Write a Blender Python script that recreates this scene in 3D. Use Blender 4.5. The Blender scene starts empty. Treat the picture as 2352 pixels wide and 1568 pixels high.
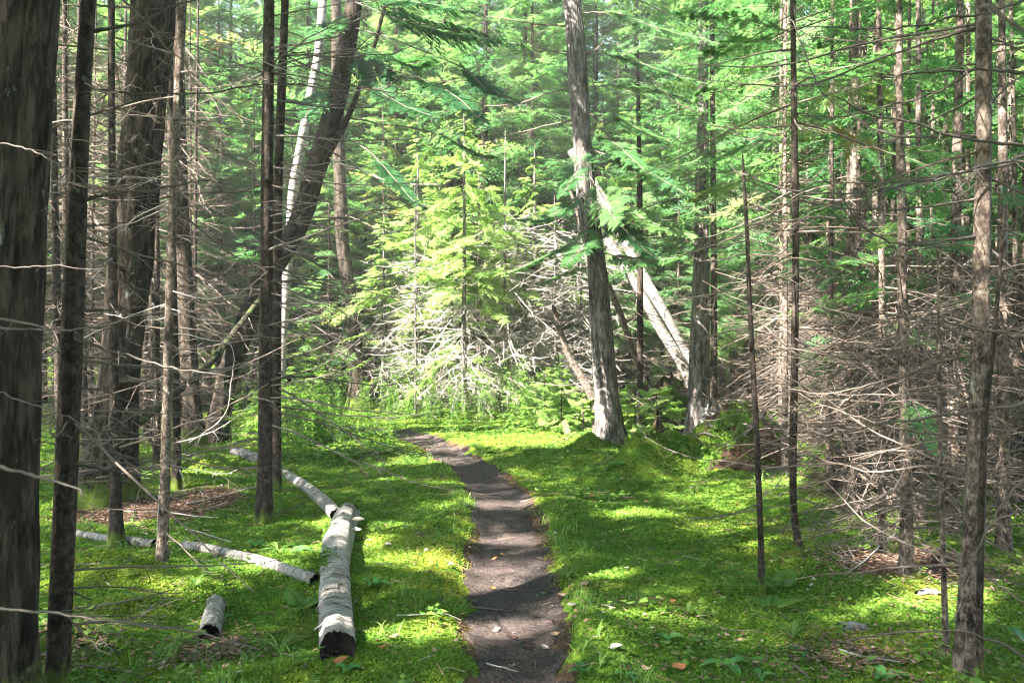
import bpy, math, numpy as np
from mathutils import Vector
R = math.radians
S = bpy.context.scene
COL = S.collection

# ------------------------------------------------------------------ camera, sky, sun, exposure
FPX, CX, CY, EYE = 1829.0, 1176.0, 784.0, 1.6          # focal length in photo pixels (2352 wide), centre, eye height
cam_d = bpy.data.cameras.new('camera'); cam_d.sensor_width = 36; cam_d.lens = 28
cam_d.clip_start = 0.05; cam_d.clip_end = 600
cam_d.dof.use_dof = True; cam_d.dof.focus_distance = 8.5; cam_d.dof.aperture_fstop = 8.0
cam = bpy.data.objects.new('camera', cam_d); COL.objects.link(cam)
cam.location = (0, 0, EYE); cam.rotation_euler = (R(90), 0, 0)
S.camera = cam
SUN = np.array([-0.62, -0.50, 0.82]); SUN /= np.linalg.norm(SUN)
w = bpy.data.worlds.new('World'); S.world = w; w.use_nodes = True
nt = w.node_tree; nt.nodes.clear()
sky = nt.nodes.new('ShaderNodeTexSky'); sky.sky_type = 'NISHITA'; sky.sun_disc = False
sky.sun_elevation = math.asin(SUN[2]); sky.sun_rotation = math.atan2(SUN[0], SUN[1])
bg = nt.nodes.new('ShaderNodeBackground'); bg.inputs[1].default_value = 0.05
wo = nt.nodes.new('ShaderNodeOutputWorld')
nt.links.new(sky.outputs[0], bg.inputs[0]); nt.links.new(bg.outputs[0], wo.inputs[0])
sun_d = bpy.data.lights.new('sun', 'SUN'); sun_d.energy = 5.0; sun_d.angle = R(0.5); sun_d.color = (1.0, 0.94, 0.84)
sun = bpy.data.objects.new('sun', sun_d); COL.objects.link(sun)
sun.rotation_euler = Vector(-SUN).to_track_quat('-Z', 'Y').to_euler()
S.view_settings.view_transform = 'Standard'; S.view_settings.look = 'None'
S.view_settings.gamma = 1.0; S.view_settings.exposure = 3.95
S.cycles.max_bounces = 7; S.cycles.diffuse_bounces = 4; S.cycles.transmission_bounces = 4
S.cycles.glossy_bounces = 2; S.cycles.transparent_max_bounces = 4
S.cycles.use_denoising = True; S.cycles.filter_width = 1.15

# ------------------------------------------------------------------ small maths
def nrm(v): return v / np.maximum(np.linalg.norm(v, axis=-1, keepdims=True), 1e-9)
def rg(seed): return np.random.default_rng(seed)
_nr = rg(5)
_NK = _nr.normal(0, 1, (24, 2)); _NP = _nr.uniform(0, 6.283, 24)
def noise2(x, y, f=1.0, o=0):
    x = np.asarray(x, float) * f; y = np.asarray(y, float) * f
    s = 0
    for i in range(8):
        k = (i + o * 5) % 24
        s = s + np.sin(_NK[k, 0] * x + _NK[k, 1] * y + _NP[k] + o)
    return s / 2.8
# the path: (y, left, right) edges seen in the photograph, on flat ground
PE = [(1660, 1070, 1335), (1568, 1078, 1312), (1500, 1085, 1298), (1420, 1068, 1285), (1350, 1062, 1268), (1300, 1078, 1256), (1250, 1092, 1247),
      (1200, 1100, 1240), (1150, 1096, 1212), (1100, 1070, 1180), (1060, 1026, 1118), (1030, 972, 1062), (1010, 930, 1012), (996, 886, 970), (987, 840, 930)]
PC = []
for (py, a, b) in PE:
    Y = EYE * FPX / (py - CY); PC.append(((0.5 * (a + b) - CX) / FPX * Y, Y, 0.5 * (b - a) / FPX * Y))
PC = [(PC[0][0] + .02, -4.0, .27)] + PC + [(-3.4, 15.0, .3), (-4.6, 15.9, .3), (-6.5, 17.2, .3)]
PC = np.array(PC)
def path_d(x, y):
    x = np.asarray(x, float); y = np.asarray(y, float)
    best = np.full(x.shape, 1e9)
    for i in range(len(PC) - 1):
        a, b = PC[i], PC[i + 1]; d = b[:2] - a[:2]; L2 = (d ** 2).sum()
        t = np.clip(((x - a[0]) * d[0] + (y - a[1]) * d[1]) / L2, 0, 1)
        q = np.hypot(x - a[0] - t * d[0], y - a[1] - t * d[1]) - (a[2] + t * (b[2] - a[2]))
        best = np.minimum(best, q)
    return best
HUM = []          # mossy hummocks: x, y, radius x, radius y, height
def hum_px(px, py, wpx, h, ry=None):
    Y = EYE * FPX / (py - CY); r = wpx / FPX * Y
    HUM.append(((px - CX) / FPX * Y, Y, r, ry or r * 1.1, h))
for a in [(1478, 1085, 62, .50), (1545, 1072, 55, .40), (1350, 1030, 45, .2), (1360, 1060, 60, .10), (1640, 1060, 85, .30), (1760, 1050, 110, .35), (1480, 1330, 150, .07),
          (1390, 1450, 140, .06), (1330, 1220, 60, .05), (1500, 1190, 160, .06), (2050, 1120, 150, .22), (950, 1130, 110, .07), (930, 1250, 110, .05),
          (470, 1075, 70, .14), (520, 1165, 130, .10), (880, 930, 90, .35), (980, 955, 70, .12), (1850, 1170, 90, .12), (600, 960, 120, .2), (250, 1330, 150, .05),
          (900, 1420, 130, .05), (1300, 985, 90, .1), (1200, 1010, 70, .07), (1750, 1420, 180, .05), (830, 1010, 60, .08)]:
    hum_px(*a)
_hr = rg(77)
for _ in range(130):
    _y = _hr.uniform(3.2, 13); HUM.append((_hr.uniform(-.7, .7) * _y, _y, _hr.uniform(.12, .38), _hr.uniform(.12, .38), _hr.uniform(.02, .085)))
def gh(x, y):
    x = np.asarray(x, float); y = np.asarray(y, float)
    h = .026 * noise2(x, y, 1.1) + .017 * noise2(x, y, 3.4, 1) + .010 * noise2(x, y, 9, 3) + .05 * noise2(x, y, .3, 2) * np.clip((y - 8) / 15, 0, 1)
    for (a, b, rx, ry, k) in HUM:
        h = h + k * np.exp(-(((x - a) / rx) ** 2 + ((y - b) / ry) ** 2))
    d = path_d(x, y)
    m = 1 / (1 + np.exp(-(d - .04) / .05))
    h = h * (.25 + .75 * m) - .05 * (1 - m) + .02 * np.exp(-((d - .12) / .12) ** 2)
    h = h + .09 * np.clip(y - 30, 0, 60) + .05 * np.clip(np.abs(x) - 14, 0, 60)
    return h
def at(px, py, Y): return np.array([(px - CX) / FPX * Y, Y, EYE - (py - CY) / FPX * Y])
def gp(px, py, z=None):
    Y = EYE * FPX / (py - CY)
    for _ in range(6):
        Y = .5 * Y + .5 * (EYE - float(gh((px - CX) / FPX * Y, Y))) * FPX / (py - CY)
    x = (px - CX) / FPX * Y
    return np.array([x, Y, float(gh(x, Y))])

# ------------------------------------------------------------------ mesh collecting
class MB:
    def __init__(s): s.v = []; s.q = []; s.t = []; s.n = 0; s.tint = []; s.bark = []; s.mi = []; s.mt = []
    def add(s, V, Q=None, T=None, tint=0.5, bark=None, m=0):
        V = np.asarray(V, np.float32).reshape(-1, 3); n = len(V)
        s.v.append(V)
        if Q is not None and len(Q): s.q.append(np.asarray(Q, np.int64).reshape(-1, 4) + s.n); s.mi.append(np.full(len(s.q[-1]), m, np.int32))
        if T is not None and len(T): s.t.append(np.asarray(T, np.int64).reshape(-1, 3) + s.n); s.mt.append(np.full(len(s.t[-1]), m, np.int32))
        s.tint.append(np.broadcast_to(np.asarray(tint, np.float32), (n,)))
        s.bark.append(V if bark is None else np.asarray(bark, np.float32).reshape(-1, 3))
        s.n += n
    def mesh(s, name, mats, smooth=False):
        me = bpy.data.meshes.new(name)
        V = np.concatenate(s.v) if s.v else np.zeros((0, 3), np.float32)
        Q = np.concatenate(s.q) if s.q else np.zeros((0, 4), np.int64)
        T = np.concatenate(s.t) if s.t else np.zeros((0, 3), np.int64)
        me.vertices.add(len(V)); me.vertices.foreach_set('co', V.ravel())
        nl = Q.size + T.size; me.loops.add(nl)
        me.loops.foreach_set('vertex_index', np.concatenate([Q.ravel(), T.ravel()]).astype(np.int32))
        me.polygons.add(len(Q) + len(T))
        ls = np.concatenate([np.arange(len(Q)) * 4, Q.size + np.arange(len(T)) * 3]).astype(np.int32)
        me.polygons.foreach_set('loop_start', ls)
        mi = np.concatenate(s.mi + s.mt) if (s.mi or s.mt) else np.zeros(0, np.int32)
        me.polygons.foreach_set('material_index', mi)
        me.polygons.foreach_set('use_smooth', np.full(len(mi), smooth))
        a = me.attributes.new('tint', 'FLOAT', 'POINT'); a.data.foreach_set('value', np.concatenate(s.tint).astype(np.float32))
        b = me.attributes.new('bark', 'FLOAT_VECTOR', 'POINT'); b.data.foreach_set('vector', np.concatenate(s.bark).astype(np.float32).ravel())
        me.update(calc_edges=True)
        for m in (mats if isinstance(mats, (list, tuple)) else [mats]): me.materials.append(m)
        return me

def tubes(mb, P, Rr, sides=5, tint=.5, cap=False, disp=None, m=0):
    P = np.asarray(P, float); Rr = np.asarray(Rr, float)
    if P.ndim == 2: P = P[None]; Rr = Rr[None]
    N, K, _ = P.shape
    T = nrm(np.gradient(P, axis=1))
    mean = nrm(T.mean(1)); ref = np.where(np.abs(mean[:, 2:3]) > .8, [[1., 0, 0]], [[0, 0, 1.]])[:, None]
    U = nrm(np.cross(T, ref)); W = np.cross(T, U)
    ang = np.arange(sides) / sides * 2 * math.pi
    ca, sa = np.cos(ang), np.sin(ang)
    rad = Rr[:, :, None] * np.ones(sides)
    ln = np.concatenate([np.zeros((N, 1)), np.cumsum(np.linalg.norm(np.diff(P, axis=1), axis=2), 1)], 1)
    if disp is not None: rad = rad * disp(ang[None, None, :], ln[:, :, None])
    V = P[:, :, None] + rad[..., None] * (ca[None, None, :, None] * U[:, :, None] + sa[None, None, :, None] * W[:, :, None])
    bk = np.stack([rad * ca, rad * sa, np.broadcast_to(ln[:, :, None], rad.shape)], -1)
    i = np.arange(N)[:, None, None] * K * sides; k = np.arange(K - 1)[None, :, None] * sides; j = np.arange(sides)[None, None, :]; j2 = (j + 1) % sides
    Q = np.stack([i + k + j, i + k + j2, i + k + sides + j2, i + k + sides + j], -1).reshape(-1, 4)
    tt = np.broadcast_to(np.asarray(tint, float).reshape(-1, 1, 1) if np.ndim(tint) else tint, (N, K, sides)).ravel()
    mb.add(V.reshape(-1, 3), Q, tint=tt, bark=bk.reshape(-1, 3), m=m)

def kites(mb, p0, d, L, Wd, side, tint, m=0, fold=0.0):
    """pointed leaf quads: root, one flank, tip, other flank"""
    L = np.asarray(L)[:, None]; Wd = np.asarray(Wd)[:, None]
    mid = p0 + d * L * .45
    n = np.cross(d, side)
    V = np.stack([p0, mid + side * Wd * .5 + n * Wd * fold, p0 + d * L, mid - side * Wd * .5 + n * Wd * fold], 1)
    N = len(p0); Q = np.arange(4 * N).reshape(N, 4)
    mb.add(V.reshape(-1, 3), Q, tint=np.repeat(np.broadcast_to(tint, (N,)), 4), m=m)

def samp(P, t):
    """points and tangents at fractions t (N,M) along curves P (N,K,3)"""
    N, K, _ = P.shape; f = np.clip(t, 0, .9999) * (K - 1); i = f.astype(int); u = (f - i)[..., None]
    n = np.arange(N)[:, None]
    a, b = P[n, i], P[n, i + 1]
    return a + (b - a) * u, nrm(b - a)

# ------------------------------------------------------------------ materials
def new_mat(name):
    m = bpy.data.materials.new(name); m.use_nodes = True
    nt = m.node_tree; nt.nodes.clear(); return m, nt
class NT:
    def __init__(s, nt): s.t = nt
    def n(s, typ, **k):
        x = s.t.nodes.new('ShaderNode' + typ)
        for a, b in k.items():
            if a.startswith('i_'): x.inputs[int(a[2:])].default_value = b
            else: setattr(x, a, b)
        return x
    def l(s, a, b): s.t.links.new(a, b)
    def attr(s, name): return s.n('Attribute', attribute_name=name)
    def ramp(s, src, stops):
        r = s.n('ValToRGB'); e = r.color_ramp.elements
        while len(e) < len(stops): e.new(.5)
        for x, (p, c) in zip(e, stops): x.position = p; x.color = (*c, 1) if len(c) == 3 else c
        s.l(src, r.inputs[0]); return r.outputs[0]
    def noise(s, vec, scale, detail=5, rough=.6, mul=None, dis=0):
        if mul is not None:
            mp = s.n('Mapping'); mp.inputs['Scale'].default_value = mul; s.l(vec, mp.inputs[0]); vec = mp.outputs[0]
        x = s.n('TexNoise'); x.inputs['Scale'].default_value = scale; x.inputs['Detail'].default_value = detail; x.inputs['Roughness'].default_value = rough; x.inputs['Distortion'].default_value = dis
        s.l(vec, x.inputs['Vector']); return x.outputs[0]
    def mix(s, f, a, b, mode='MIX'):
        x = s.n('Mix', data_type='RGBA', blend_type=mode)
        for v, k in ((f, 0), (a, 6), (b, 7)):
            if hasattr(v, 'is_linked'): s.l(v, x.inputs[k])
            elif k == 0: x.inputs[0].default_value = v
            else: x.inputs[k].default_value = (*v, 1)
        return x.outputs[2]
    def bump(s, h, strength, dist):
        b = s.n('Bump'); b.inputs['Strength'].default_value = strength; b.inputs['Distance'].default_value = dist
        s.l(h, b.inputs['Height']); return b.outputs[0]
    def out(s, col, rough=.9, normal=None, spec=.2):
        p = s.n('BsdfPrincipled'); o = s.n('OutputMaterial')
        if hasattr(col, 'is_linked'): s.l(col, p.inputs['Base Color'])
        else: p.inputs['Base Color'].default_value = (*col, 1)
        p.inputs['Roughness'].default_value = rough; p.inputs['Specular IOR Level'].default_value = spec
        if normal is not None: s.l(normal, p.inputs['Normal'])
        s.l(p.outputs[0], o.inputs[0]); return p, o

def mat_bark(name, lo, hi, sc, zs, lichen=(.20, .22, .18), lic=.62, moss=None, dist=.025):
    m, t = new_mat(name); g = NT(t); v = g.attr('bark').outputs['Vector']
    a = g.noise(v, sc, 8, .68, (1, 1, zs), .6); b = g.noise(v, sc * .32, 4, .6, (1, 1, zs * 1.5)); c = g.noise(v, 9, 6, .7, (1, 1, .6))
    mx = g.n('Math', operation='MULTIPLY'); g.l(a, mx.inputs[0]); g.l(b, mx.inputs[1])
    col = g.ramp(mx.outputs[0], [(.17, tuple(x * .25 for x in lo)), (.22, lo), (.265, tuple(.5 * (x + y) for x, y in zip(lo, hi))), (.33, tuple(1.3 * x for x in hi))])
    col = g.mix(g.ramp(c, [(lic, (0, 0, 0)), (lic + .1, (1, 1, 1))]), col, lichen)
    d = g.noise(v, 3, 3, .5); col = g.mix(g.ramp(d, [(.35, (.0, .0, .0)), (.7, (.3, .3, .3))]), col, tuple(x * 1.5 for x in hi))
    if moss:
        tc = g.n('TexCoord'); sp = g.n('SeparateXYZ'); g.l(tc.outputs['Object'], sp.inputs[0])
        mz = g.n('MapRange'); mz.inputs[1].default_value = moss; mz.inputs[2].default_value = 0; g.l(sp.outputs[2], mz.inputs[0])
        ad = g.n('Math', operation='MULTIPLY'); g.l(mz.outputs[0], ad.inputs[0]); g.l(g.noise(v, 22, 5), ad.inputs[1])
        col = g.mix(g.ramp(ad.outputs[0], [(.22, (0, 0, 0)), (.38, (1, 1, 1))]), col, (.07, .10, .015))
    g.out(col, .92, g.bump(mx.outputs[0], 1.0, dist), .15); return m
M = {}
M['bark_cedar'] = mat_bark('bark_cedar', (.012, .009, .006), (.052, .040, .031), 48, .17, moss=.5)
M['bark_grey'] = mat_bark('bark_grey', (.040, .034, .031), (.15, .131, .122), 55, .15, lic=.66, moss=.22)
M['bark_spruce'] = mat_bark('bark_spruce', (.016, .012, .009), (.048, .037, .030), 75, .55, moss=.25, dist=.006)
M['bark_pale'] = mat_bark('bark_pale', (.036, .027, .022), (.145, .112, .092), 80, .5, lic=.60, lichen=(.34, .33, .29), dist=.005)
M['bark_bleached'] = mat_bark('bark_bleached', (.22, .20, .18), (.50, .47, .44), 70, .4, lic=.7, dist=.004)
M['bark_dark'] = mat_bark('bark_dark', (.009, .007, .005), (.036, .028, .021), 48, .2, lichen=(.05, .05, .035), lic=.64, dist=.02)
M['bark_mossy'] = mat_bark('bark_mossy', (.012, .010, .007), (.042, .035, .025), 40, .25, lichen=(.035, .055, .014), lic=.48, dist=.02)

def mat_birch():
    m, t = new_mat('bark_birch'); g = NT(t); v = g.attr('bark').outputs['Vector']
    a = g.noise(v, 1, 4, .6, (10, 10, 160)); b = g.noise(v, 1, 6, .7, (8, 8, 13), .5); c = g.noise(v, 1, 9, .8, (7, 7, 42), .8)
    col = g.ramp(c, [(.34, (.03, .026, .022)), (.45, (.14, .12, .105)), (.57, (.33, .305, .285)), (.74, (.58, .56, .54))])
    col = g.mix(g.ramp(a, [(.27, (1, 1, 1)), (.36, (0, 0, 0))]), col, (.05, .04, .035))
    col = g.mix(g.ramp(b, [(.37, (1, 1, 1)), (.43, (0, 0, 0))]), col, (.035, .03, .022))
    d = g.noise(v, 1, 5, .6, (6, 6, 7)); col = g.mix(g.ramp(d, [(.60, (0, 0, 0)), (.72, (.7, .7, .7))]), col, (.12, .13, .05))
    g.out(col, .75, g.bump(c, .9, .012), .25); return m
M['bark_birch'] = mat_birch()
def mat_plain(name, lo, hi, sc=30, rough=.9, dist=.004):
    m, t = new_mat(name); g = NT(t); v = g.attr('bark').outputs['Vector']; a = g.noise(v, sc, 5)
    ti = g.attr('tint').outputs['Fac']
    col = g.ramp(a, [(.3, lo), (.7, hi)])
    col = g.mix(g.ramp(ti, [(0, (.0, .0, .0)), (1, (.75, .75, .75))]), col, tuple(min(.75, x * 2.1) for x in hi))
    g.out(col, rough, g.bump(a, .7, dist), .2); return m
M['dead_dark'] = mat_plain('wood_dark_branch', (.03, .025, .021), (.10, .085, .075))
M['dead_wood'] = mat_plain('wood_dead_twig', (.045, .034, .027), (.125, .098, .082))
M['dead_pale'] = mat_plain('wood_bleached', (.16, .14, .125), (.34, .305, .28))
M['rot'] = mat_plain('wood_rotten', (.008, .006, .005), (.03, .022, .018), 40)
M['fungus'] = mat_plain('fungus_cap', (.28, .21, .15), (.5, .42, .33), 60)
M['leaf_tan'] = mat_plain('leaf_dry_tan', (.19, .13, .08), (.34, .24, .16), 60)
M['leaf_rust'] = mat_plain('leaf_dry_rust', (.20, .075, .03), (.33, .14, .06), 60)
M['leaf_dark'] = mat_plain('leaf_dry_dark', (.05, .025, .018), (.10, .05, .035), 60)
M['leaf_ash'] = mat_plain('leaf_dry_pale', (.24, .20, .17), (.36, .31, .27), 60)

def mat_leaf(name, stops, trans=.5, rnd=.25, rough=.5):
    m, t = new_mat(name); g = NT(t)
    ti = g.attr('tint').outputs['Fac']; oi = g.n('ObjectInfo')
    ad = g.n('Math', operation='MULTIPLY_ADD'); g.l(oi.outputs['Random'], ad.inputs[0]); ad.inputs[1].default_value = rnd; ad.inputs[2].default_value = -rnd * .5
    su = g.n('Math', operation='ADD'); g.l(ti, su.inputs[0]); g.l(ad.outputs[0], su.inputs[1])
    col = g.ramp(su.outputs[0], stops)
    p, o = g.out(col, rough, None, .25)
    tr = g.n('BsdfTranslucent'); mx = g.n('MixShader'); mx.inputs[0].default_value = trans
    hs = g.mix(.35, col, (.75, .9, .12), 'MULTIPLY'); br = g.n('HueSaturation'); br.inputs['Value'].default_value = 1.75; g.l(hs, br.inputs['Color'])
    g.l(br.outputs[0], tr.inputs[0])
    g.l(p.outputs[0], mx.inputs[1]); g.l(tr.outputs[0], mx.inputs[2]); g.l(mx.outputs[0], o.inputs[0]); return m
M['fir'] = mat_leaf('foliage_fir', [(0, (.028, .085, .035)), (.35, (.058, .150, .056)), (.7, (.115, .215, .075)), (.95, (.20, .27, .085)), (1, (.28, .18, .06))])
M['fir_shaded'] = mat_leaf('foliage_shade_fir', [(0, (.020, .070, .032)), (.5, (.045, .130, .045)), (1, (.085, .185, .05))])  # darker, bluer copy of the fir green: shade put into the colour
M['fir_young'] = mat_leaf('foliage_young_fir', [(0, (.09, .18, .045)), (.5, (.19, .30, .08)), (1, (.30, .38, .14))])
M['herb'] = mat_leaf('foliage_herb', [(0, (.055, .13, .028)), (.5, (.115, .22, .04)), (.9, (.21, .31, .06)), (1, (.35, .30, .05))], .5)
M['grass'] = mat_leaf('foliage_grass', [(0, (.055, .14, .03)), (.5, (.11, .21, .045)), (1, (.21, .30, .08))], .45)
M['lily'] = mat_leaf('foliage_lily', [(0, (.045, .16, .045)), (1, (.11, .27, .07))], .35, .3, .35)
M['moss'] = mat_leaf('moss', [(0, (.045, .100, .014)), (.35, (.095, .190, .022)), (.7, (.160, .250, .030)), (1, (.27, .28, .04))], .3, 0, .8)
M['fungi_y'] = mat_plain('flower_yellow', (.5, .35, .02), (.6, .42, .03))

def mat_ground():
    m, t = new_mat('moss_ground'); g = NT(t); tc = g.n('TexCoord'); v = tc.outputs['Object']
    a = g.noise(v, 38, 8, .7); b = g.noise(v, 2.6, 5, .6); c = g.noise(v, 1.1, 5, .65)
    col = g.ramp(a, [(.30, (.010, .030, .004)), (.48, (.06, .13, .012)), (.68, (.12, .20, .02))])
    col2 = g.ramp(a, [(.30, (.02, .03, .004)), (.5, (.085, .11, .012)), (.68, (.17, .19, .02))])
    col = g.mix(g.ramp(b, [(.42, (0, 0, 0)), (.62, (1, 1, 1))]), col, col2)
    dirt = g.ramp(a, [(.3, (.025, .016, .011)), (.6, (.095, .058, .038)), (.75, (.16, .10, .07))])
    ti = g.attr('tint').outputs['Fac']
    ad = g.n('Math', operation='ADD'); g.l(ti, ad.inputs[0]); g.l(c, ad.inputs[1])
    col = g.mix(g.ramp(ad.outputs[0], [(.95, (0, 0, 0)), (1.08, (1, 1, 1))]), col, dirt)
    g.out(col, .95, g.bump(a, 1.0, .03), .1); return m
M['ground'] = mat_ground()
def mat_path():
    m, t = new_mat('trodden_earth'); g = NT(t); tc = g.n('TexCoord'); v = tc.outputs['Object']
    a = g.noise(v, 45, 8, .75); b = g.noise(v, 5, 5, .6); d = g.noise(v, 140, 3, .6)
    col = g.ramp(a, [(.30, (.009, .007, .0065)), (.48, (.044, .034, .033)), (.68, (.13, .105, .096))])
    col = g.mix(g.ramp(b, [(.35, (0, 0, 0)), (.7, (.4, .4, .4))]), col, (.085, .06, .05))
    col = g.mix(g.ramp(d, [(.68, (0, 0, 0)), (.74, (.8, .8, .8))]), col, (.30, .25, .21))
    g.out(col, .95, g.bump(a, 1.0, .025), .15); return m
M['path'] = mat_path()

# ------------------------------------------------------------------ objects
def part(name, mesh, parent, kind=None, label=None):
    o = bpy.data.objects.new(name, mesh); COL.objects.link(o); o.parent = parent
    if kind: o['kind'] = kind
    if label: o['label'] = label
    return o
def tagm(name, mesh, label, cat, group=None, kind=None, loc=None):
    o = bpy.data.objects.new(name, mesh); COL.objects.link(o); o['label'] = label
    if cat: o['category'] = cat
    if group: o['group'] = group
    if kind: o['kind'] = kind
    if loc is not None: o.location = tuple(loc)
    return o
def thing(name, label, cat, loc=(0, 0, 0), group=None):
    o = bpy.data.objects.new(name, None); COL.objects.link(o); o.empty_display_size = .1
    o.location = tuple(loc); o['label'] = label; o['category'] = cat
    if group: o['group'] = group
    return o
def copy_tree(root, loc, rz, sc, label, group):
    r = root.copy(); COL.objects.link(r); r.location = tuple(loc); r.rotation_euler = (0, 0, rz); r.scale = (sc, sc, sc)
    r['label'] = label; r['group'] = group
    for ch in list(root.children):
        c = ch.copy(); COL.objects.link(c); c.parent = r
    return r

# ------------------------------------------------------------------ ground and path
def ground():
    ys = np.concatenate([np.arange(-8, 2.5, .5), np.arange(2.5, 9, .045), np.arange(9, 20, .1), np.arange(20, 45, .6), np.arange(45, 130, 6), [200, 400]])
    xh = np.concatenate([np.arange(0, 3.5, .05), np.arange(3.5, 9, .12), np.arange(9, 25, .8), np.arange(25, 100, 8), [200, 400]])
    xs = np.concatenate([-xh[:0:-1], xh])
    X, Yg = np.meshgrid(xs, ys); Z = gh(X, Yg)
    Z = np.where(np.abs(X) + Yg > 90, np.minimum(Z, 9), Z)
    d = path_d(X, Yg)
    t = .55 * np.exp(-(np.clip(d - .02, 0, 9) / .09) ** 2)
    for (px, py, rx, ry, k) in [(300, 1175, 170, 34, .75), (2080, 1300, 210, 50, .7), (480, 1150, 120, 30, .5), (1900, 1520, 160, 40, .32), (480, 1500, 150, 60, .42), (2250, 1400, 130, 60, .3), (150, 1480, 120, 60, .4)]:
        q = gp(px, py); sx = rx / FPX * q[1]; sy = ry / FPX * q[1] ** 2 / EYE
        t = t + k * np.exp(-((X - q[0]) / sx) ** 2 - ((Yg - q[1]) / sy) ** 2)
    t = t + .3 * np.clip((Yg - 19) / 6, 0, 1)
    n, k = X.shape; i = np.arange(n - 1)[:, None] * k + np.arange(k - 1)[None]
    Q = np.stack([i, i + 1, i + k + 1, i + k], -1).reshape(-1, 4)
    mb = MB(); mb.add(np.stack([X, Yg, Z], -1).reshape(-1, 3), Q, tint=t.ravel())
    tagm('ground', mb.mesh('ground', M['ground'], True), 'uneven forest floor covered in bright green moss', None, kind='structure')
    # the path: a sheet 4 mm and more above the ground with wandering edges
    s = np.concatenate([[0], np.cumsum(np.hypot(*np.diff(PC[:, :2], axis=0).T))])
    ss = np.arange(0, s[-1], .04)
    cx, cy, hw = (np.interp(ss, s, PC[:, i]) for i in range(3))
    k = np.ones(9) / 9
    for _ in range(2):
        cx[4:-4] = np.convolve(cx, k, 'valid'); cy[4:-4] = np.convolve(cy, k, 'valid')
    tx, ty = np.gradient(cx), np.gradient(cy); L = np.hypot(tx, ty); nx, ny = -ty / L, tx / L
    u = np.linspace(-1, 1, 25)
    el = 1 + .19 * noise2(ss, ss * 0, 3.5) + .13 * noise2(ss, ss * 0, 15, 2); er = 1 + .19 * noise2(ss, ss * 0 + 7, 3.5, 1) + .13 * noise2(ss, ss * 0 + 3, 17, 3)
    wd = np.where(u[None] < 0, er[:, None], el[:, None]) * hw[:, None] * 1.0
    X = cx[:, None] + nx[:, None] * u * wd; Yp = cy[:, None] + ny[:, None] * u * wd
    Z = gh(X, Yp) + .016 + .006 * noise2(X, Yp, 11) + .004 * noise2(X, Yp, 31, 1) - .02 * (np.abs(u) > .98)
    n, kk = X.shape; i = np.arange(n - 1)[:, None] * kk + np.arange(kk - 1)[None]
    Q = np.stack([i, i + 1, i + kk + 1, i + kk], -1).reshape(-1, 4)
    mb = MB(); mb.add(np.stack([X, Yp, Z], -1).reshape(-1, 3), Q)
    tagm('path', mb.mesh('path', M['path'], True), 'narrow trodden dirt footpath winding through the moss', None, kind='structure')
ground()

def scatter(n, y0, y1, rng, power=2.0, wide=.72):
    """ground points, denser near the camera"""
    u = rng.uniform(0, 1, n); e = 1 - power
    Y = (y0 ** e + u * (y1 ** e - y0 ** e)) ** (1 / e) if abs(e) > 1e-6 else y0 * (y1 / y0) ** u
    X = rng.uniform(-1, 1, n) * (Y * wide + .3)
    return X, Y
def rdir(rng, n, zlo, zhi):
    a = rng.uniform(0, 2 * math.pi, n); z = rng.uniform(zlo, zhi, n); c = np.sqrt(np.maximum(0, 1 - z * z))
    return np.stack([c * np.cos(a), c * np.sin(a), z], -1)
def sidev(d, rng=None):
    s = nrm(np.cross(d, np.broadcast_to([0, 0, 1.], d.shape))); 
    if rng is None: return s
    a = rng.uniform(0, math.pi, len(d))[:, None]; n = np.cross(d, s)
    return s * np.cos(a) + n * np.sin(a)
def moss():
    rng = rg(11); mb = MB()
    X, Y = scatter(230000, 3.0, 17, rng, 2.2)
    d = path_d(X, Y)
    bare = noise2(X, Y, 2.6, 1) + .5 * noise2(X, Y, 7, 2)
    keep = (d > .01 + .10 * rng.uniform(-.7, 1, len(X)) + .05 * noise2(X, Y, 6, 4)) & (bare > -1.0 + .5 * rng.uniform(-1, 1, len(X)))
    for (px, py, rx, ry) in [(300, 1175, 140, 28), (2090, 1300, 180, 45), (470, 1150, 100, 25), (480, 1500, 90, 30), (150, 1480, 80, 40)]:
        q = gp(px, py); sx = rx / FPX * q[1]; sy = ry / FPX * q[1] ** 2 / EYE
        keep &= (((X - q[0]) / sx) ** 2 + ((Y - q[1]) / sy) ** 2 > rng.uniform(.3, 1.6, len(X)))
    X, Y, d = X[keep], Y[keep], d[keep]
    Z = gh(X, Y)
    sz = (.0036 + .0016 * Y) * rng.uniform(.7, 1.5, len(X)) * np.clip(.55 + d * 2.5, .55, 1.15)
    pt = .47 + .22 * noise2(X, Y, 1.6, 3) + .12 * noise2(X, Y, 8, 1)
    pt = pt + .25 * np.exp(-(d / .25) ** 2)
    for k in range(4):
        dd = rdir(rng, len(X), .0, .75)
        P = np.stack([X, Y, Z], -1) + rng.normal(0, 1, (len(X), 3)) * sz[:, None] * [.4, .4, .05]
        kites(mb, P, dd, sz * rng.uniform(.8, 1.5, len(X)), sz * rng.uniform(.5, .95, len(X)), sidev(dd, rng), np.clip(pt + rng.normal(0, .13, len(X)), 0, 1))
    tagm('moss', mb.mesh('moss', M['moss']), 'thick carpet of bright green moss on both sides of the path', None, kind='stuff')
moss()
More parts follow.
